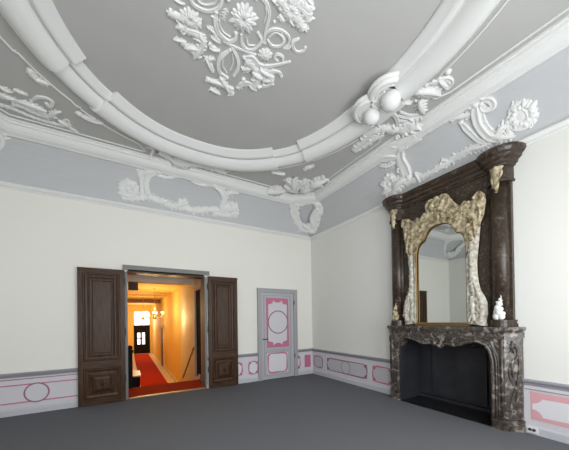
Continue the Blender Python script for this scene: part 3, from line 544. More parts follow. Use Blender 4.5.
pframe('r',-.46,-.09,.205,.50,D4,.05,.016,'dado_grey','pinkd',False)
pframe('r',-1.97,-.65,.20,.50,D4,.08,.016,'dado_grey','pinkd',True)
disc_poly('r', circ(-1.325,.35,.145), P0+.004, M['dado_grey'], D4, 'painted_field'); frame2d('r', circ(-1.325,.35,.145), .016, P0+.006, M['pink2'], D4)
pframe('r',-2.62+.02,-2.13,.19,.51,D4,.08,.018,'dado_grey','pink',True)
for y in (-.50,-.61,-2.02,-2.08): slab('moulded_stile','r',y-.006,y+.006,.11,.61,.018,.026,M['dado'],D4)
D5 = thing('trim_13','pale dado with rose cut-corner frame right of the fireplace','dado',(0,-5.7,0),kind='structure'); rail('r', F, -4.58, D5)
slab('painted_field','r',-5.75,-4.655,.19,.51,P0,P0+.001,M['dado_field'],D5)
frame2d('r',[(-5.75,.21),(-4.675,.21),(-4.675,.50),(-5.75,.50)],.042,P0+.001,M['rosepale'],D5); corner_fill('r',-5.75,-4.675,.21,.50,.11,P0+.002,M['rosepale'],D5)
slab('moulded_stile','r',F,-4.58,.56,.572,.018,.028,M['cap'],D5)
D6 = thing('trim_14','plain dado along the wall opposite the fireplace','dado',(W,-3.5,0),kind='structure')
MB().box(W,W+.02,F,0,.1,.63).build('dado_board',M['dado'],D6); MB().box(W,W+.045,F,0,.63,.69).build('cap_rail',M['cap'],D6); MB().box(W,W+.035,F,0,0,.11).build('skirting',M['skirt'],D6)

# ------------------------------------------------------------------ small painted door
dr = thing('door_1','narrow grey door with pink painted circle and frames near the corner','door',(-1.1,0,0),kind='structure')
mb = MB(); mb.box(-1.68,-1.585,-.06,.0,0,2.28); mb.box(-.635,-.54,-.06,0,0,2.28); mb.box(-1.585,-.635,-.06,0,2.19,2.28)
mb.box(-1.69,-.53,-.078,0,2.262,2.29); mb.box(-1.685,-1.66,-.072,0,0,2.262); mb.box(-.56,-.535,-.072,0,0,2.262)
mb.build('door_frame', M['doorgrey'], dr)
lf = MB().box(-1.583,-.637,-.035,0,.012,2.187).build('door_leaf', M['leafgrey'], dr)
def dfr(u0,u1,z0,z1,fill):
    slab('painted_field','b',u0,u1,z0,z1,.0355,.0365,M[fill],lf)
dfr(-1.43,-.81,.80,2.05,'dado'); dfr(-1.43,-.84,.15,.66,'dado_field')
def raised(mb, u0,u1,z0,z1,w,p0,p1, fy=-1):
    mb.box(u0+w,u1-w,fy*p0,fy*p1,z0,z0+w); mb.box(u0+w,u1-w,fy*p0,fy*p1,z1-w,z1); mb.box(u0,u0+w,fy*p0,fy*p1,z0,z1); mb.box(u1-w,u1,fy*p0,fy*p1,z0,z1)
mb = MB(); raised(mb,-1.52,-.72,.72,2.13,.025,.035,.045); raised(mb,-1.52,-.74,.09,.70,.025,.035,.045); mb.build('panel_moulding', M['doorgrey'], lf)
frame2d('b', [(-.82,2.04),(-1.42,2.04),(-1.42,.81),(-.82,.81)], .035, .037, M['pink'], lf)
# solid corner spandrels top and bottom with a scalloped middle
fnA = lambda u,z: (u,-.0368,z); fnB = lambda u,z: (u,-.0392,z)
for zt, s in ((2.04,-1),(.81,1)):
    poly = [(-1.42,zt),(-.82,zt),(-.82,zt+s*.16)]+[(-.97,zt+s*.12)]+[(-1.12+.12*cos(a),zt+s*(.03+.07*sin(a))) for a in [k*pi/8 for k in range(9)]]+[(-1.27,zt+s*.12),(-1.42,zt+s*.16)]
    MB().prism(poly, fnA, fnB).build('painted_spandrel', M['pink'], lf)
frame2d('b', circ(-1.11,1.44,.285,36), .026, .0405, M['pinkd'], lf)
disc_poly('b', circ(-1.11,1.44,.27,36), .0375, M['dado'], lf, 'painted_field')
frame2d('b', notched(-1.41,-.86,.165,.645,.055), .02, .037, M['pink'], lf); corner_fill('b',-1.41,-.86,.165,.645,.06,.038,M['pink'],lf)
MB().tube([(-1.55,-.035,1.02),(-1.55,-.085,1.02),(-1.43,-.09,1.02)], .011, 8).build('handle', M['iron'], dr)
for z in (.5,1.9): MB().tube([(-.632,-.07,z),(-.632,-.07,z+.1)], .012, 8).build('hinge', M['iron'], dr)
sw = thing('light_switch','small white light switch on the wall left of the grey door','switch',(-1.8,0,1.45))
MB().box(-1.84,-1.76,-.012,-.0,1.41,1.49).build('plate', M['white'], sw); MB().box(-1.82,-1.78,-.018,-.012,1.43,1.47).build('rocker', M['white'], sw)
so = thing('wall_socket','white double socket with a dark plug on the skirting right of the fireplace','socket',(0,-4.69,.07))
MB().box(-.05,-.035,-4.74,-4.63,.02,.10).build('plate', M['white'], so)
for y in (-4.705,-4.665): MB().lathe((-.05,y,.062), [(.017,0),(.017,-.012),(.0001,-.012)], 12, axis='x').build('socket_face', M['plastic_black'], so)

# ------------------------------------------------------------------ brown double doors, opened flat against the wall
def brown(name, x0, x1, label, hinge_right):
    d = thing(name, label, 'door', ((x0+x1)/2,-.06,0), kind='structure')
    y0, y1 = .04, .085
    MB().box(x0,x1,-y0,-y1,.012,2.48).build('door_leaf', M['oak'], d)
    w = x1-x0; m = .075
    mb = MB(); 
    mb.box(x0,x0+m,-y1,-y1-.018,.012,2.48); mb.box(x1-m,x1,-y1,-y1-.018,.012,2.48)
    mb.build('stile', M['oak'], d)
    mb = MB()
    for z0,z1 in ((.012,.115),(.665,.80),(2.40,2.48)): mb.box(x0+m,x1-m,-y1,-y1-.018,z0,z1)
    mb.box(x0,x1,-y1,-y1-.035,2.445,2.485)
    mb.build('cross_rail', M['oakh'], d)
    def panel(z0, z1, nm, pyramid):
        a0, a1 = x0+m, x1-m
        steps = [(0,.018),(.012,.034),(.028,.034),(.04,.016),(.07,.010),(.075,.024),(.095,.026),(.105,.010)]
        if not pyramid: steps += [(.125,.006),(.13,.020),(.145,.020),(.155,.004)]
        else: steps += [(.12,.012),(.17,.045),(.19,.05)]
        rows = []
        for s,h in steps:
            s = s*(w/.75)
            rows.append([(a0+s,-y1-h,z0+s),(a1-s,-y1-h,z0+s),(a1-s,-y1-h,z1-s),(a0+s,-y1-h,z1-s)])
        mb = MB().grid(rows, closed=True, smooth=False); mb.add(rows[-1], [(0,1,2,3)])
        return mb.build(nm, M['oak'], d)
    panel(.80, 2.40, 'upper_panel', False)
    lp = panel(.115, .665, 'lower_panel', True)
    MB().lathe(((x0+x1)/2,-y1-.045,.39), [(.022,0),(.014,-.012),(.02,-.03),(.028,-.04),(.02,-.055),(.0005,-.06)], 14, axis='y').build('knob', M['iron'], lp)
    hx = x1 if hinge_right else x0
    for z in (.35,1.25,2.2): MB().tube([(hx,-.045,z),(hx,-.045,z+.13)], .013, 8).build('hinge', M['iron'], d)
    return d
brown('door_2', -5.205, -4.485, 'left leaf of the dark brown panelled double door, folded back on the wall', True)
brown('door_3', -2.90, -2.23, 'right leaf of the dark brown panelled double door, folded back on the wall', False)
fr = thing('trim_15','thin grey frame round the opening of the double doorway','door frame',(-3.7,0,0),kind='structure')
MB().box(-4.49,-4.44,-.03,.31,0,2.47).build('jamb', M['jambgrey'], fr); MB().box(-2.965,-2.92,-.03,.31,0,2.47).build('jamb', M['jambgrey'], fr)
MB().box(-4.52,-2.86,-.055,.0,2.515,2.60).build('lintel', M['jambgrey'], fr)
MB().box(-4.43,-2.975,-.0,.31,2.47,2.53).build('soffit', M['oakh'], fr)
MB().box(-4.43,-2.975,-.02,.03,0.0,.022).build('threshold', M['brass'], fr)

# ------------------------------------------------------------------ stair hall behind the doorway
HZ = -1.13; HX0, HX1, HY = -4.75, -2.66, 18.93
ld = thing('floor.001','red carpeted landing just beyond the doorway','landing',(-3.7,.6,0),kind='structure')
MB().box(HX0,-2.85,.03,1.0,-.2,.0).build('landing_slab', M['red'], ld)
nst = 6
for k in range(nst):
    z = HZ*(k+1)/(nst+1); MB().box(HX0,-2.85,1.0+k*.27,1.0+(k+1)*.27+.02,z-.2,z).build('stair_step', M['red'], ld)
hf = struct(MB().box(HX0,HX1+.1,1.0,HY,HZ-.2,HZ).build('floor.002', M['hallmarble']), 'pale marble floor strips beside the red runner in the hall', 'floor')
tag(MB().box(-4.0,-2.98,2.7,HY-.4,HZ,HZ+.012).build('carpet_runner', M['red']), 'long red carpet runner leading down the yellow hall', 'carpet')
struct(MB().box(HX1-.004,HX1+.1,1.62,4.9,HZ,2.78).build('wall_right.003', M['hallwhite']), 'near stretch of the hall wall behind the handrail, painted paler for its weaker yellow light', 'wall')  # paler paint on this stretch stands in for less yellow light
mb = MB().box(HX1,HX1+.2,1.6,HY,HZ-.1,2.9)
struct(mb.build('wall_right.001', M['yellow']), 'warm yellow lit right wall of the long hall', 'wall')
ls = thing('wall_right.002','pale wall beside the landing with a dark doorway','wall',(-2.85,1,0),kind='structure')
MB().box(-2.85,HX1+.2,.3,.72,-.2,3.2).box(-2.85,HX1+.2,1.42,1.62,-1.3,3.2).box(-2.85,HX1+.2,.72,1.42,2.32,3.2).build('wall_face', M['hallwhite'], ls)
MB().box(-2.875,-2.84,.68,.75,0,2.30).box(-2.875,-2.84,1.40,1.46,0,2.30).box(-2.875,-2.84,.68,1.46,2.30,2.37).build('doorway_frame', M['doorgrey'], ls)
MB().box(-2.835,-2.80,.72,1.42,0,2.32).build('dark_door', M['black'], ls)
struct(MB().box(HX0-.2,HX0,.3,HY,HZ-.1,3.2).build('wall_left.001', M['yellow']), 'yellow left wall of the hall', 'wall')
hc = thing('ceiling.001','yellow lit hall ceiling with a beam beyond the landing','ceiling',(-3.6,9,2.9),kind='structure')
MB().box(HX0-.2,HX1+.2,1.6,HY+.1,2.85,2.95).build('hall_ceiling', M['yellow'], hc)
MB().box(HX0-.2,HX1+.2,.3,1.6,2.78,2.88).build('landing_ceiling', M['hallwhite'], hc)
MB().box(HX0,HX1+.2,1.5,1.7,2.50,2.88).build('beam', M['hallwhite'], hc)
MB().box(HX0,HX1,11.9,12.2,2.62,2.9).build('beam', M['railwood'], hc)
for y in (4,6.5,9): MB().box(HX0,HX1,y,y+.12,2.78,2.86).build('ceiling_rib', M['yellow'], hc)
struct(MB().box(-4.42,-4.20,1.72,1.80,2.3,2.55).build('trim_16', M['oak']), 'dark wooden box under the ceiling at the top left of the hall opening', 'trim')
# far end wall with front door and fanlight
FW = thing('wall_back.001','end wall of the hall around the dark front door','wall',(-3.4,HY,HZ),kind='structure')
mb = MB()
mb.box(HX0,-3.98,HY,HY+.2,HZ,2.9).box(-2.80,HX1,HY,HY+.2,HZ,2.9).box(-3.98,-2.80,HY,HY+.2,2.36,2.9).build('wall_face', M['yellow'], FW)
fd = thing('door_4','black front door with two narrow lit windows at the end of the hall','door',(-3.35,HY,HZ),kind='structure')
MB().box(-3.86,-2.84,HY+.02,HY+.1,HZ,1.13).build('door_leaf', M['black'], fd)
for x0,x1 in ((-3.72,-3.52),(-3.38,-3.18)):
    MB().box(x0,x1,HY-.0,HY+.02,.16,.58).build('pane', M['glow'], fd); MB().box(x0,x1,HY-.0,HY+.02,-.36,.08).build('pane', M['glow'], fd)
MB().box(-3.98,-3.86,HY,HY+.12,HZ,1.2).box(-2.84,-2.80,HY,HY+.12,HZ,1.2).box(-3.98,-2.8,HY,HY+.12,1.13,1.22).build('door_frame', M['black'], fd)
fl = thing('window_4','bright fanlight window above the black front door','window',(-3.4,HY,1.2),kind='structure')
MB().box(-3.96,-2.82,HY+.06,HY+.07,1.22,2.36).build('pane', M['glow'], fl)
MB().box(-3.98,-3.93,HY+.02,HY+.1,1.22,2.36).box(-2.85,-2.8,HY+.02,HY+.1,1.22,2.36).box(-3.41,-3.37,HY+.02,HY+.1,1.22,2.36).box(-3.98,-2.8,HY+.02,HY+.1,2.31,2.36).build('window_frame', M['hallwhite'], fl)
hd = thing('door_5','dark side door in the yellow hall wall','door',(HX1,11,HZ),kind='structure')
MB().box(HX1-.03,HX1,10.4,11.6,HZ,1.15).build('door_leaf', M['oak'], hd)
MB().box(HX1-.05,HX1,10.3,10.4,HZ,1.25).box(HX1-.05,HX1,11.6,11.7,HZ,1.25).box(HX1-.05,HX1,10.3,11.7,1.15,1.25).build('door_frame', M['hallwhite'], hd)
struct(MB().box(HX1-.02,HX1,2.6,10.3,HZ,HZ+.16).build('baseboard_right', M['hallwhite']), 'white baseboard along the yellow hall wall', 'baseboard')
# stair handrail
hr = thing('handrail','brown wooden handrail sloping down the stair right of the red carpet','handrail',(-2.8,2.5,-.6))
MB().tube([(-2.82,1.85,.74),(-2.82,3.60,-.43)], .024, 8).build('rail', M['railwood'], hr)
for y in (2.1,3.3):
    z = .74-(y-1.85)*(1.17/1.75); MB().tube([(-2.82,y,z-.02),(-2.76,y,z-.05),(HX1,y,z-.05)], .006, 6).build('bracket', M['brass'], hr)
st = tag(MB().add([(-2.84,1.0,-.2),(-2.84,1.0,.12),(-2.84,1.15,.12),(-2.84,3.3,-.95),(-2.84,3.3,HZ),(-2.84,1,HZ),(-2.74,1.0,-.2),(-2.74,1.0,.12),(-2.74,1.15,.12),(-2.74,3.3,-.95),(-2.74,3.3,HZ),(-2.74,1,HZ)],
   [(0,1,2,3,4,5),(6,7,8,9,10,11),(1,2,8,7),(2,3,9,8),(3,4,10,9)]).build('trim_17', M['hallwhite']), 'pale sloping stair string under the handrail', 'stair', kind='structure')
# cabinet beside the stair foot
cb = thing('hall_cabinet','low black cabinet with pale top at the left of the red hall carpet','cabinet',(-4.2,4.8,HZ))
MB().box(-4.48,-4.09,4.2,5.2,HZ,-.36).build('body', M['black'], cb); MB().box(-4.50,-4.06,4.18,5.24,-.34,-.30).build('top', M['hallmarble'], cb)
MB().box(-4.45,-4.12,4.185,4.2,HZ+.1,-.4).build('door', M['black'], cb)
cb2 = thing('newel_post','dark wooden newel post just inside the left door jamb','post',(-4.38,1.0,0))
MB().box(-4.45,-4.35,.95,1.05,0,.80).build('post', M['black'], cb2); MB().box(-4.47,-4.33,.93,1.07,.80,.86).build('cap', M['black'], cb2); MB().ball((-4.40,1.0,.91),.055).build('knob', M['black'], cb2)
# chandeliers
def chandelier(x, y, z, zt, s, label):
    c = thing('chandelier', label, 'chandelier', (x,y,z), 'brass chandeliers in the hall')
    MB().tube([(x,y,z),(x,y,zt)], .012*s, 6).build('rod', M['brass'], c)
    MB().lathe((x,y,zt-.04), [(.001,0),(.06*s,.02),(.07*s,.04)], 12).build('canopy', M['brass'], c)
    MB().lathe((x,y,z-.10*s), [(.001,-.04*s),(.05*s,0),(.10*s,.05*s),(.05*s,.10*s),(.03*s,.16*s),(.05*s,.2*s),(.001,.24*s)], 14).build('hub', M['brass'], c)
    for k in range(6):
        a = k*pi/3+.3; ca, sa = cos(a), sin(a)
        P = catmull([(x+ca*.04*s,y+sa*.04*s,z),(x+ca*.14*s,y+sa*.14*s,z-.09*s),(x+ca*.27*s,y+sa*.27*s,z-.06*s),(x+ca*.33*s,y+sa*.33*s,z+.04*s)])
        arm = MB().tube([tuple(p) for p in P], .010*s, 6).build('arm', M['brass'], c)
        MB().tube([(x+ca*.33*s,y+sa*.33*s,z+.04*s),(x+ca*.33*s,y+sa*.33*s,z+.10*s)], .018*s, 8).build('candle', M['hallwhite'], arm)
        MB().ball((x+ca*.33*s,y+sa*.33*s,z+.135*s), .034*s, 8, 1.4).build('bulb', M['bulb'], arm)
chandelier(-3.47, 6.0, 1.72, 2.85, 1.0, 'nearer lit brass chandelier hanging over the red hall carpet')
chandelier(-3.72, 9.6, 1.70, 2.85, .9, 'further lit brass chandelier in front of the fanlight')

# ------------------------------------------------------------------ fireplace
YC = -3.6
fp = thing('fireplace', 'grey brown veined marble mantelpiece around a black hearth', 'fireplace', (-.1,YC,0))
def hz(d):                                            # lower edge of the lintel at |d| from centre
    d = abs(d); T = [(0,1.03),(.06,1.04),(.12,1.075),(.18,1.06),(.26,1.055),(.34,1.085),(.44,1.12),(.54,1.135),(.62,1.11),(.67,1.05),(.70,.95),(.712,.84)]
    for (a,za),(b,zb) in zip(T,T[1:]):
        if d <= b:
            t = (d-a)/(b-a); return za+(zb-za)*t
    return .84
ds = [(-.712+.712*2*k/60) for k in range(61)]
mb = MB()
rows = []
for d in ds:
    y = YC+d; z0 = hz(d)
    rows.append([(-.02,y,z0),(-.20,y,z0),(-.20,y,1.29),(-.02,y,1.29)])
mb.grid(rows, closed=True, smooth=False); mb.add(rows[0],[(0,1,2,3)]); mb.add(rows[-1],[(0,1,2,3)])
li = mb.build('lintel', M['marble'], fp)
for s in (-1,1):
    a, b = sorted((YC+s*.71, YC+s*.85))
    MB().box(-.20,-.0,a,b,0,1.29).build('jamb', M['marble'], fp)
    # splayed outer pilaster with recessed panel look
    def pl(o0, o1, z0, z1, nm, m='marble'):
        mbp = MB(); poly = [(-.19-o0,YC+s*.845),(-.19-o0,YC+s*(.862+o0*.4)),(-.06-o0*.5,YC+s*(1.0+o0)),(0,YC+s*(1.0+o0)),(0,YC+s*.845)]
        mbp.prism(poly, lambda x,y: (x,y,z0), lambda x,y: (x,y,z1)); return mbp.build(nm, M[m], fp)
    pl(0,0,.15,1.22,'pilaster'); pl(.012,0,0,.14,'plinth'); pl(.015,0,1.22,1.29,'capital')
    # applied carved pendant on the splay
    def Ssp(u, v, h, s=s):
        # u along the splay 0..1 , v height
        p = Vector((-.19,YC+s*.862)); q = Vector((-.06,YC+s*1.0)); d = q-p; n = Vector((-d.y*s,d.x*s)) if s>0 else Vector((d.y,-d.x))
        n.normalize()
        if n.x > 0: n = -n
        e = p+d.normalized()*u+n*h; return (e.x,e.y,v)
    W_ = .19
    it = [('s',[(.04,1.15),(.13,1.10),(.14,.98),(.07,.86),(.05,.72),(.10,.60)],.035,.02),('s',[(.15,1.0),(.16,.8),(.13,.62),(.08,.45),(.05,.30)],.03,.018),('l',(.09,.62),(.09,.32),.07),('l',(.09,.95),(.09,.70),.07),('l',(.09,1.18),(.10,1.02),.09),('b',(.09,.26),.02)]
    for t_ in it:
        mbo = MB()
        if t_[0]=='s': o_stroke(mbo,Ssp,t_[1],t_[2],t_[3])
        elif t_[0]=='l': o_leaf(mbo,Ssp,t_[1],t_[2],t_[3],3)
        else: o_bead(mbo,Ssp,t_[1],t_[2])
        mbo.build('carving', M['marble'], fp)
    for yy,r in ((.838,.014),):
        MB().tube([(-.205,YC+s*yy,0.14),(-.205,YC+s*yy,1.2)], r, 8).build('jamb_bead', M['marble'], fp)
    MB().box(-.222,-.19,YC+s*.72,YC+s*.855,0,.12).build('jamb_plinth', M['marble'], fp)
# roll moulding along the arched lintel
T_ = [(0,1.035),(.06,1.04),(.12,1.072),(.18,1.062),(.26,1.058),(.34,1.085),(.44,1.12),(.54,1.135),(.62,1.11),(.67,1.05),(.70,.95),(.712,.84),(.712,.60),(.712,.14)]
half_ = catmull(T_, 4); full_ = [Vector((-p.x,p.y)) for p in half_[::-1]]+half_[1:]
for off, r in ((.020,.024),(.062,.013),(.088,.008)):
    pts = []
    for k,p in enumerate(full_):
        t = (full_[min(k+1,len(full_)-1)]-full_[max(k-1,0)]).normalized(); n = Vector((-t.y,t.x))
        pts.append((-.203, YC+p.x+n.x*off, p.y+n.y*off))
    MB().tube(pts, r, 8).build('arch_moulding', M['marble'], li)
def Sfp(u, v, h): return (-.20-h, YC+u, v)
for s in (-1,1):
    for t_ in [('s',[(s*.06,1.12),(s*.16,1.20),(s*.26,1.17),(s*.30,1.11)],.035,.02),('l',(s*.30,1.18),(s*.52,1.22),.07),('l',(s*.10,1.22),(s*.28,1.25),.05),('s',[(s*.36,1.16),(s*.46,1.22),(s*.58,1.20),(s*.66,1.12)],.03,.018),('l',(s*.60,1.22),(s*.76,1.20),.06),('l',(s*.72,1.18),(s*.78,.98),.06),('m',[(s*.30,1.10),(s*.2,1.09),(s*.1,1.10)],.05)]:
        mbo = MB()
        if t_[0]=='s': o_stroke(mbo,Sfp,t_[1],t_[2],t_[3])
        elif t_[0]=='l': o_leaf(mbo,Sfp,t_[1],t_[2],t_[3],3)
        else: o_mass(mbo,Sfp,t_[1],t_[2])
        mbo.build('carving', M['marble'], li)
mbo = MB(); o_shell(mbo, Sfp, (0,1.12), .10, 9); mbo.build('carved_shell', M['marble'], li)
# shelf
SH = [(0,-1.03),(-.10,-1.03),(-.27,-.90),(-.27,-.60),(-.25,-.3),(-.27,-.12),(-.285,0),(-.27,.12),(-.25,.3),(-.27,.60),(-.27,.90),(-.10,1.03),(0,1.03)]
mb = MB(); rows = []
for sc_, z in ((.93,1.285),(.95,1.30),(.99,1.315),(1.0,1.33),(1.0,1.352),(.985,1.36)):
    rows.append([(x*sc_ if sc_<.98 else x*sc_, YC+y*(1-(1-sc_)*.5), z) for x,y in SH])
mb.grid(rows, closed=True, smooth=False); mb.add(rows[0],[tuple(range(len(SH)))]); mb.add(rows[-1],[tuple(range(len(SH)))])
mb.build('mantel_shelf', M['marble'], fp)
# firebox
mb = MB()
mb.box(.44,.50,-4.35,-2.85,0,1.25).box(-.02,.46,-4.38,-4.31,0,1.25).box(-.185,.46,-2.912,-2.895,0,1.0).box(-.02,.46,-2.90,-2.83,0,1.25).box(-.02,.5,-4.35,-2.85,1.19,1.25)
mb.build('firebox', M['soot'], fp)
for y0,y1 in ((-4.02,-3.15),): MB().box(.40,.442,y0,y1,.10,1.0).build('fireback', M['soot'], fp)
MB().box(-.19,.44,-4.29,-2.91,0,.012).build('hearth_slab', M['hearth'], fp)
MB().box(.37,.44,-4.30,-2.90,.012,.06).build('firebox_ledge', M['skirt' if False else 'soot'], fp)

# ------------------------------------------------------------------ overmantel
om = thing('overmantel', 'tall dark brown marble overmantel with curved cornice above the fireplace', 'overmantel', (-.1,YC,1.36))
mb = MB(); mb.box(-.069,-.002,YC-.925,YC+.925,1.361,3.302); mb.build('back_panel', M['marbled'], om)
for s in (-1,1):
    c = (-.075, YC+s*.80)
    col = MB(); n = 16; prof = []
    poly = [(-.002,YC+s*.67),(-.083,YC+s*.67)]+[(c[0]-.088*sin(pi*k/12), c[1]-s*.10*cos(pi*k/12)) for k in range(13)]+[(-.002,YC+s*.915)]
    col.prism(poly, lambda x,y: (x,y,1.45), lambda x,y: (x,y,3.30))
    o = col.build('half_column', M['marbled'], om)
    for p_ in o.data.polygons: p_.use_smooth = abs(p_.normal.z) < .5 and p_.area > .02 and abs(p_.normal.y) < .99
    def rng(e, z0, z1, nm):
        poly = [(-.002,YC+s*.672),(-.085-e*.5,YC+s*.672)]+[(c[0]-(.10+e)*sin(pi*k/12), c[1]-s*(.112+e*.5)*cos(pi*k/12)) for k in range(13)]+[(-.002,YC+s*(.925+e))]
        return poly
    mb = MB()
    for e,z0,z1 in ((.03,1.36,1.41),(.015,1.41,1.435),(.022,1.435,1.455)): 
        pp = rng(e,0,0,''); mb.prism(pp, lambda x,y: (x,y,z0), lambda x,y: (x,y,z1))
    mb.build('column_base', M['marbled'], om)
# entablature swept along a plan that swells over the half columns
plan = [(0,-.94)]
def swell(s):
    L = [(-.075-.095*sin(pi*k/10), s*.80-s*.12*cos(pi*k/10)) for k in range(11)]
    return L
L1 = swell(-1)[::-1]; L2 = swell(1)
plan = [(0,-.94),(-.05,-.93)]+L1[1:]+[(-.06,-.62),(-.06,-.3),(-.06,0),(-.06,.3),(-.06,.62)]+L2[0:-1]+[(-.05,.93),(0,.94)]
prof = [(.0,3.30),(.012,3.30),(.015,3.33),(.0,3.345),(.0,3.50),(.022,3.51),(.026,3.53),(.045,3.54),(.05,3.575),(.085,3.60),(.092,3.635),(.115,3.655),(.135,3.69),(.14,3.725),(0,3.725)]
PV = [Vector(p) for p in plan]; rows = []
nr = []
for i,p in enumerate(PV):
    t = (PV[min(i+1,len(PV)-1)]-PV[max(i-1,0)]).normalized(); n = Vector((-t.y,t.x))
    if n.x > 0 and abs(p.x) > .03: n = -n
    if i == 0: n = Vector((0,-1))
    if i == len(PV)-1: n = Vector((0,1))
    nr.append(n)
for i in range(1,len(nr)-1):
    if nr[i].dot(nr[i-1]) < -.2: nr[i] = -nr[i]
for _ in range(2): nr = [nr[0]]+[(nr[i-1]+nr[i]*2+nr[i+1]).normalized() for i in range(1,len(nr)-1)]+[nr[-1]]
for o_s,z in prof: rows.append([(min(-.002,p.x+n.x*o_s), YC+p.y+n.y*o_s, z) for p,n in zip(PV,nr)])
MB().grid(rows, smooth=False).build('entablature', M['marbled'], om)
MB().prism([(min(-.002,p.x+.012),p.y*.985) for p in PV], lambda x,y: (x,YC+y,3.305), lambda x,y: (x,YC+y,3.715)).build('entablature_core', M['marbled'], om)
# gilded capitals and base ornaments belong to the overmantel
def Scol(s):
    def S(u, v, h):
        a = max(-1.25,min(1.25,u/.10)); r = .090+h*.9
        return (-.075-r*cos(a), YC+s*.80+r*sin(a)*.95, v)
    return S
for s in (-1,1):
    S = Scol(s); mb = MB(); o_blade(mb,S,(0,3.58),(0,3.16),.10,.01,0,.3); o_mass(mb, S, [(0,3.44),(.0,3.18)], .085)
    o_mass(mb, S, [(-.07,3.50),(0,3.53),(.07,3.50)], .14); o_mass(mb, S, [(-.06,3.46),(0,3.44),(.06,3.46)], .09); o_leaf(mb,S,(0,3.50),(0,3.20),.10,3); o_leaf(mb,S,(-.05,3.50),(-.04,3.34),.07,3); o_leaf(mb,S,(.05,3.50),(.04,3.34),.07,3)
    o_bead(mb,S,(-.07,3.50),.03); o_bead(mb,S,(.07,3.50),.03); o_bead(mb,S,(0,3.48),.035)
    tag(mb.build('gilded_capital', M['gild'], om), 'gold leaf carving hanging under the cornice')
    mb = MB()
    for (u,v,r) in ((-.035,1.50,.045),(.035,1.50,.05),(0,1.56,.05),(.02,1.62,.04),(-.03,1.60,.032),(.0,1.68,.033),(-.02,1.73,.022),(.05,1.56,.03),(-.055,1.54,.03)): o_bead(mb,S,(u,v),r,.8)
    o_mass(mb,S,[(0,1.48),(.01,1.58),(-.02,1.70)],.10); o_leaf(mb,S,(-.05,1.46),(.0,1.70),.07,4); o_leaf(mb,S,(.05,1.46),(.01,1.66),.07,4); o_leaf(mb,S,(-.01,1.68),(-.03,1.79),.03,2)
    tag(mb.build('base_carving', M['plaster' if s < 0 else 'gild'], om), 'white carved flame at the column foot' if s < 0 else 'gold carving at the column foot')

# gilded mirror
mr = thing('framed_mirror', 'arched mirror in a broad carved gold rococo frame above the mantel', 'mirror', (-.1,YC,1.36))
half_out = [(.0,3.47),(.05,3.49),(.10,3.44),(.16,3.41),(.22,3.31),(.27,3.24),(.33,3.19),(.38,3.25),(.43,3.22),(.48,3.20),(.53,3.26),(.59,3.29),(.66,3.24),(.685,3.14),(.66,3.06),(.645,2.95),(.60,2.85),(.585,2.7),(.565,2.5),(.545,2.3),(.545,2.15),(.56,2.0),(.585,1.88),(.63,1.80),(.665,1.70),(.67,1.55),(.65,1.45),(.66,1.365)]
half_in = [(.0,3.01),(.06,3.01),(.11,2.995),(.16,2.97),(.205,2.92),(.235,2.87),(.25,2.83),(.27,2.80),(.31,2.79),(.35,2.755),(.375,2.70),(.385,2.66),(.395,2.60),(.40,2.5),(.40,2.3),(.40,2.1),(.40,1.9),(.40,1.7),(.40,1.5),(.40,1.405)]
def resample(P, n):
    P = [Vector(p) for p in P]; L = [0]
    for a,b in zip(P,P[1:]): L.append(L[-1]+(b-a).length)
    out = []; j = 0
    for k in range(n):
        s = L[-1]*k/(n-1)
        while j < len(L)-2 and L[j+1] < s: j += 1
        t = (s-L[j])/max(1e-9,L[j+1]-L[j]); out.append(P[j].lerp(P[j+1],min(1,t)))
    return out
N1 = 110
half_out = [(min(a*.975,.655),z+(.004 if z < 1.4 else 0)) for a,z in half_out]
ho, hi_ = resample(half_out,N1), resample(half_in,N1)
# match by height on the lower half, by angle above: blend through resampling is enough
MIRP = .085
for s in (-1,1):
    rows = []
    for k in range(N1):
        a, b = hi_[k], ho[k]; row = []
        for j in range(9):
            q = j/8; p = a.lerp(b, q)
            prof_h = [.035,.045,.020,.030,.055,.060,.050,.040,.0][j]
            nz = noise.noise(Vector((p.x*22, p.y*22, 3.1)))*.016
            row.append((-(MIRP+.012+prof_h+(nz if 1<j<8 else 0)), YC+s*p.x, p.y))
        rows.append(row)
    lo = [r for r,p in zip(rows,ho) if p.y < 2.86]; hi2 = [r for r,p in zip(rows,ho) if p.y >= 2.80]
    MB().grid(hi2).build('frame_crest', M['gild'], mr)
    MB().grid(lo).build('frame_side', M['gilds'], mr)
def Smr(u, v, h): return (-(MIRP+.06+h), YC+u, v)
carv = []
for s in (-1,1):
    carv += [('s',[(s*.02,3.34),(s*.10,3.42),(s*.17,3.36),(s*.15,3.26),(s*.08,3.27)],.06,.04),('s',[(s*.22,3.24),(s*.30,3.14),(s*.40,3.14),(s*.45,3.18)],.055,.035),('s',[(s*.52,3.22),(s*.60,3.25),(s*.625,3.17),(s*.57,3.12)],.06,.045),
      ('m',[(s*.07,3.12),(s*.20,3.09),(s*.32,2.99)],.11),('m',[(s*.36,3.10),(s*.46,3.02),(s*.52,2.90)],.12),('m',[(s*.42,2.86),(s*.47,2.76),(s*.48,2.62)],.10),('l',(s*.56,3.12),(s*.58,2.88),.10),
      ('l',(s*.52,2.86),(s*.54,2.64),.08),('m',[(s*.48,2.60),(s*.475,2.42),(s*.475,2.24)],.09),('l',(s*.50,2.46),(s*.51,2.28),.05),
      ('m',[(s*.475,2.22),(s*.48,2.02),(s*.50,1.84)],.10),('m',[(s*.53,1.90),(s*.585,1.74),(s*.60,1.58),(s*.57,1.44)],.10),('m',[(s*.47,1.80),(s*.48,1.60),(s*.49,1.44)],.09),
      ('s',[(s*.43,1.44),(s*.50,1.56),(s*.56,1.52)],.04,.03),('l',(s*.50,2.0),(s*.54,1.82),.08)]
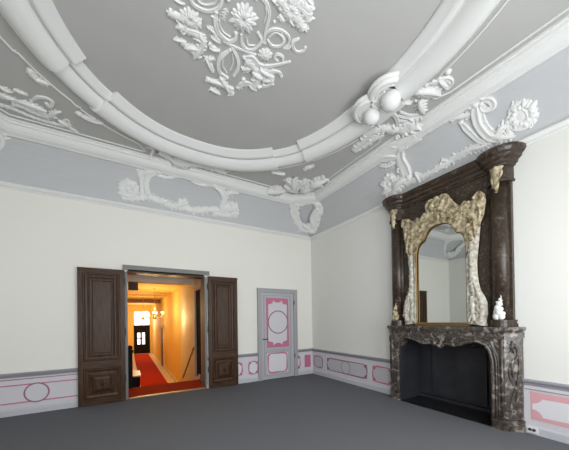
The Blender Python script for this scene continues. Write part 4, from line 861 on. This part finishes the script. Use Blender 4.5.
for t_ in carv+[('h',(0,3.32),.13,9),('l',(0,3.16),(0,3.02),.09)]:
    mbo = MB(); pts = t_[1]; zz = pts[0][1] if t_[0] in 'sm' else t_[1][1]
    if t_[0]=='s': o_stroke(mbo,Smr,t_[1],t_[2],t_[3])
    elif t_[0]=='m': o_mass(mbo,Smr,t_[1],t_[2])
    elif t_[0]=='l': o_leaf(mbo,Smr,t_[1],t_[2],t_[3],4)
    else: o_shell(mbo,Smr,t_[1],t_[2],t_[3])
    mbo.build('carved_'+{'s':'scroll','l':'leaf','h':'shell','m':'foliage'}[t_[0]], M['gild' if zz > 2.6 else 'gilds'], mr)
inner = [(p.x,p.y) for p in resample(half_in,50)]
loop2 = [(-x,z) for x,z in inner[::-1]]+[(x,z) for x,z in inner[1:]]
MB().prism(loop2, lambda u,z: (-MIRP,YC+u,z), lambda u,z: (-MIRP-.007+.013*u,YC+u,z)).build('mirror_glass', M['mirror'], mr)
MB().tube([(-MIRP-.03,YC+u,z) for u,z in loop2], .014, 8, cyc=True).build('gold_fillet', M['goldfil'], mr)
MB().box(-MIRP-.045,-MIRP+.008,YC-.425,YC+.425,1.362,1.41).build('bottom_rail', M['goldfil'], mr)
MB().prism([(u*1.02,z) for u,z in loop2], lambda u,z: (-.0705,YC+u,z), lambda u,z: (-MIRP+.001,YC+u,z)).build('backing', M['goldfil'], mr)

# ------------------------------------------------------------------ light
def area(name, loc, rot, sx, sy, e, col):
    l = bpy.data.lights.new(name, 'AREA'); l.shape = 'RECTANGLE'; l.size = sx; l.size_y = sy; l.energy = e; l.color = col
    o = bpy.data.objects.new(name, l); o.location = loc; o.rotation_euler = rot; C.objects.link(o); return o
for i,(a,b) in enumerate(wins):
    area('window_light', ((a+b)/2, F+.02, 2.0), (R(90+8),0,0), 1.15, 2.8, [88,88,108][i], (.93,.96,1))
def point(name, loc, e, col, r=.1):
    l = bpy.data.lights.new(name, 'POINT'); l.energy = e; l.color = col; l.shadow_soft_size = r
    o = bpy.data.objects.new(name, l); o.location = loc; C.objects.link(o); return o
WARM = (1,.73,.34)
point('chandelier_light', (-3.47,6.0,1.95), 42, WARM, .25)
point('chandelier_light', (-3.72,9.6,1.95), 38, WARM, .25)
point('stair_light', (-3.0,4.3,1.6), 15, WARM, .15)
point('hall_end_light', (-3.4,16.5,1.5), 70, (1,.85,.62), .3)
w = bpy.data.worlds.new('World'); bpy.context.scene.world = w; w.use_nodes = True
nt = w.node_tree; bg = nt.nodes['Background']
sky = nt.nodes.new('ShaderNodeTexSky'); sky.sky_type = 'HOSEK_WILKIE' if hasattr(sky,'sky_type') else sky.sky_type
nt.links.new(sky.outputs[0], bg.inputs[0]); bg.inputs[1].default_value = .6

# ------------------------------------------------------------------ camera
cd = bpy.data.cameras.new('camera'); cam = bpy.data.objects.new('camera', cd); C.objects.link(cam)
f_, yaw, roll, pit = 265.66, R(59.309), R(-.811), R(.45)
fw = Vector((cos(yaw),sin(yaw),0)); rt = Vector((sin(yaw),-cos(yaw),0)); up = Vector((0,0,1))
fw, up = cos(pit)*fw+sin(pit)*up, -sin(pit)*fw+cos(pit)*up
r2 = cos(roll)*rt+sin(roll)*up; u2 = -sin(roll)*rt+cos(roll)*up
m = Matrix((( r2.x,u2.x,-fw.x,0),(r2.y,u2.y,-fw.y,0),(r2.z,u2.z,-fw.z,0),(0,0,0,1)))
cam.matrix_world = Matrix.Translation((-4.455,-5.998,1.5)) @ m
cd.sensor_width = 36; cd.lens = f_/569*36; cd.shift_y = (317.57-225)/569; cd.clip_start = .05
bpy.context.scene.camera = cam
vs = bpy.context.scene.view_settings; vs.view_transform = 'Standard'; vs.look = 'None'; vs.exposure = .08
cyc = bpy.context.scene.cycles; cyc.max_bounces = 10; cyc.diffuse_bounces = 6; cyc.use_denoising = True
cyc.sample_clamp_indirect = 6
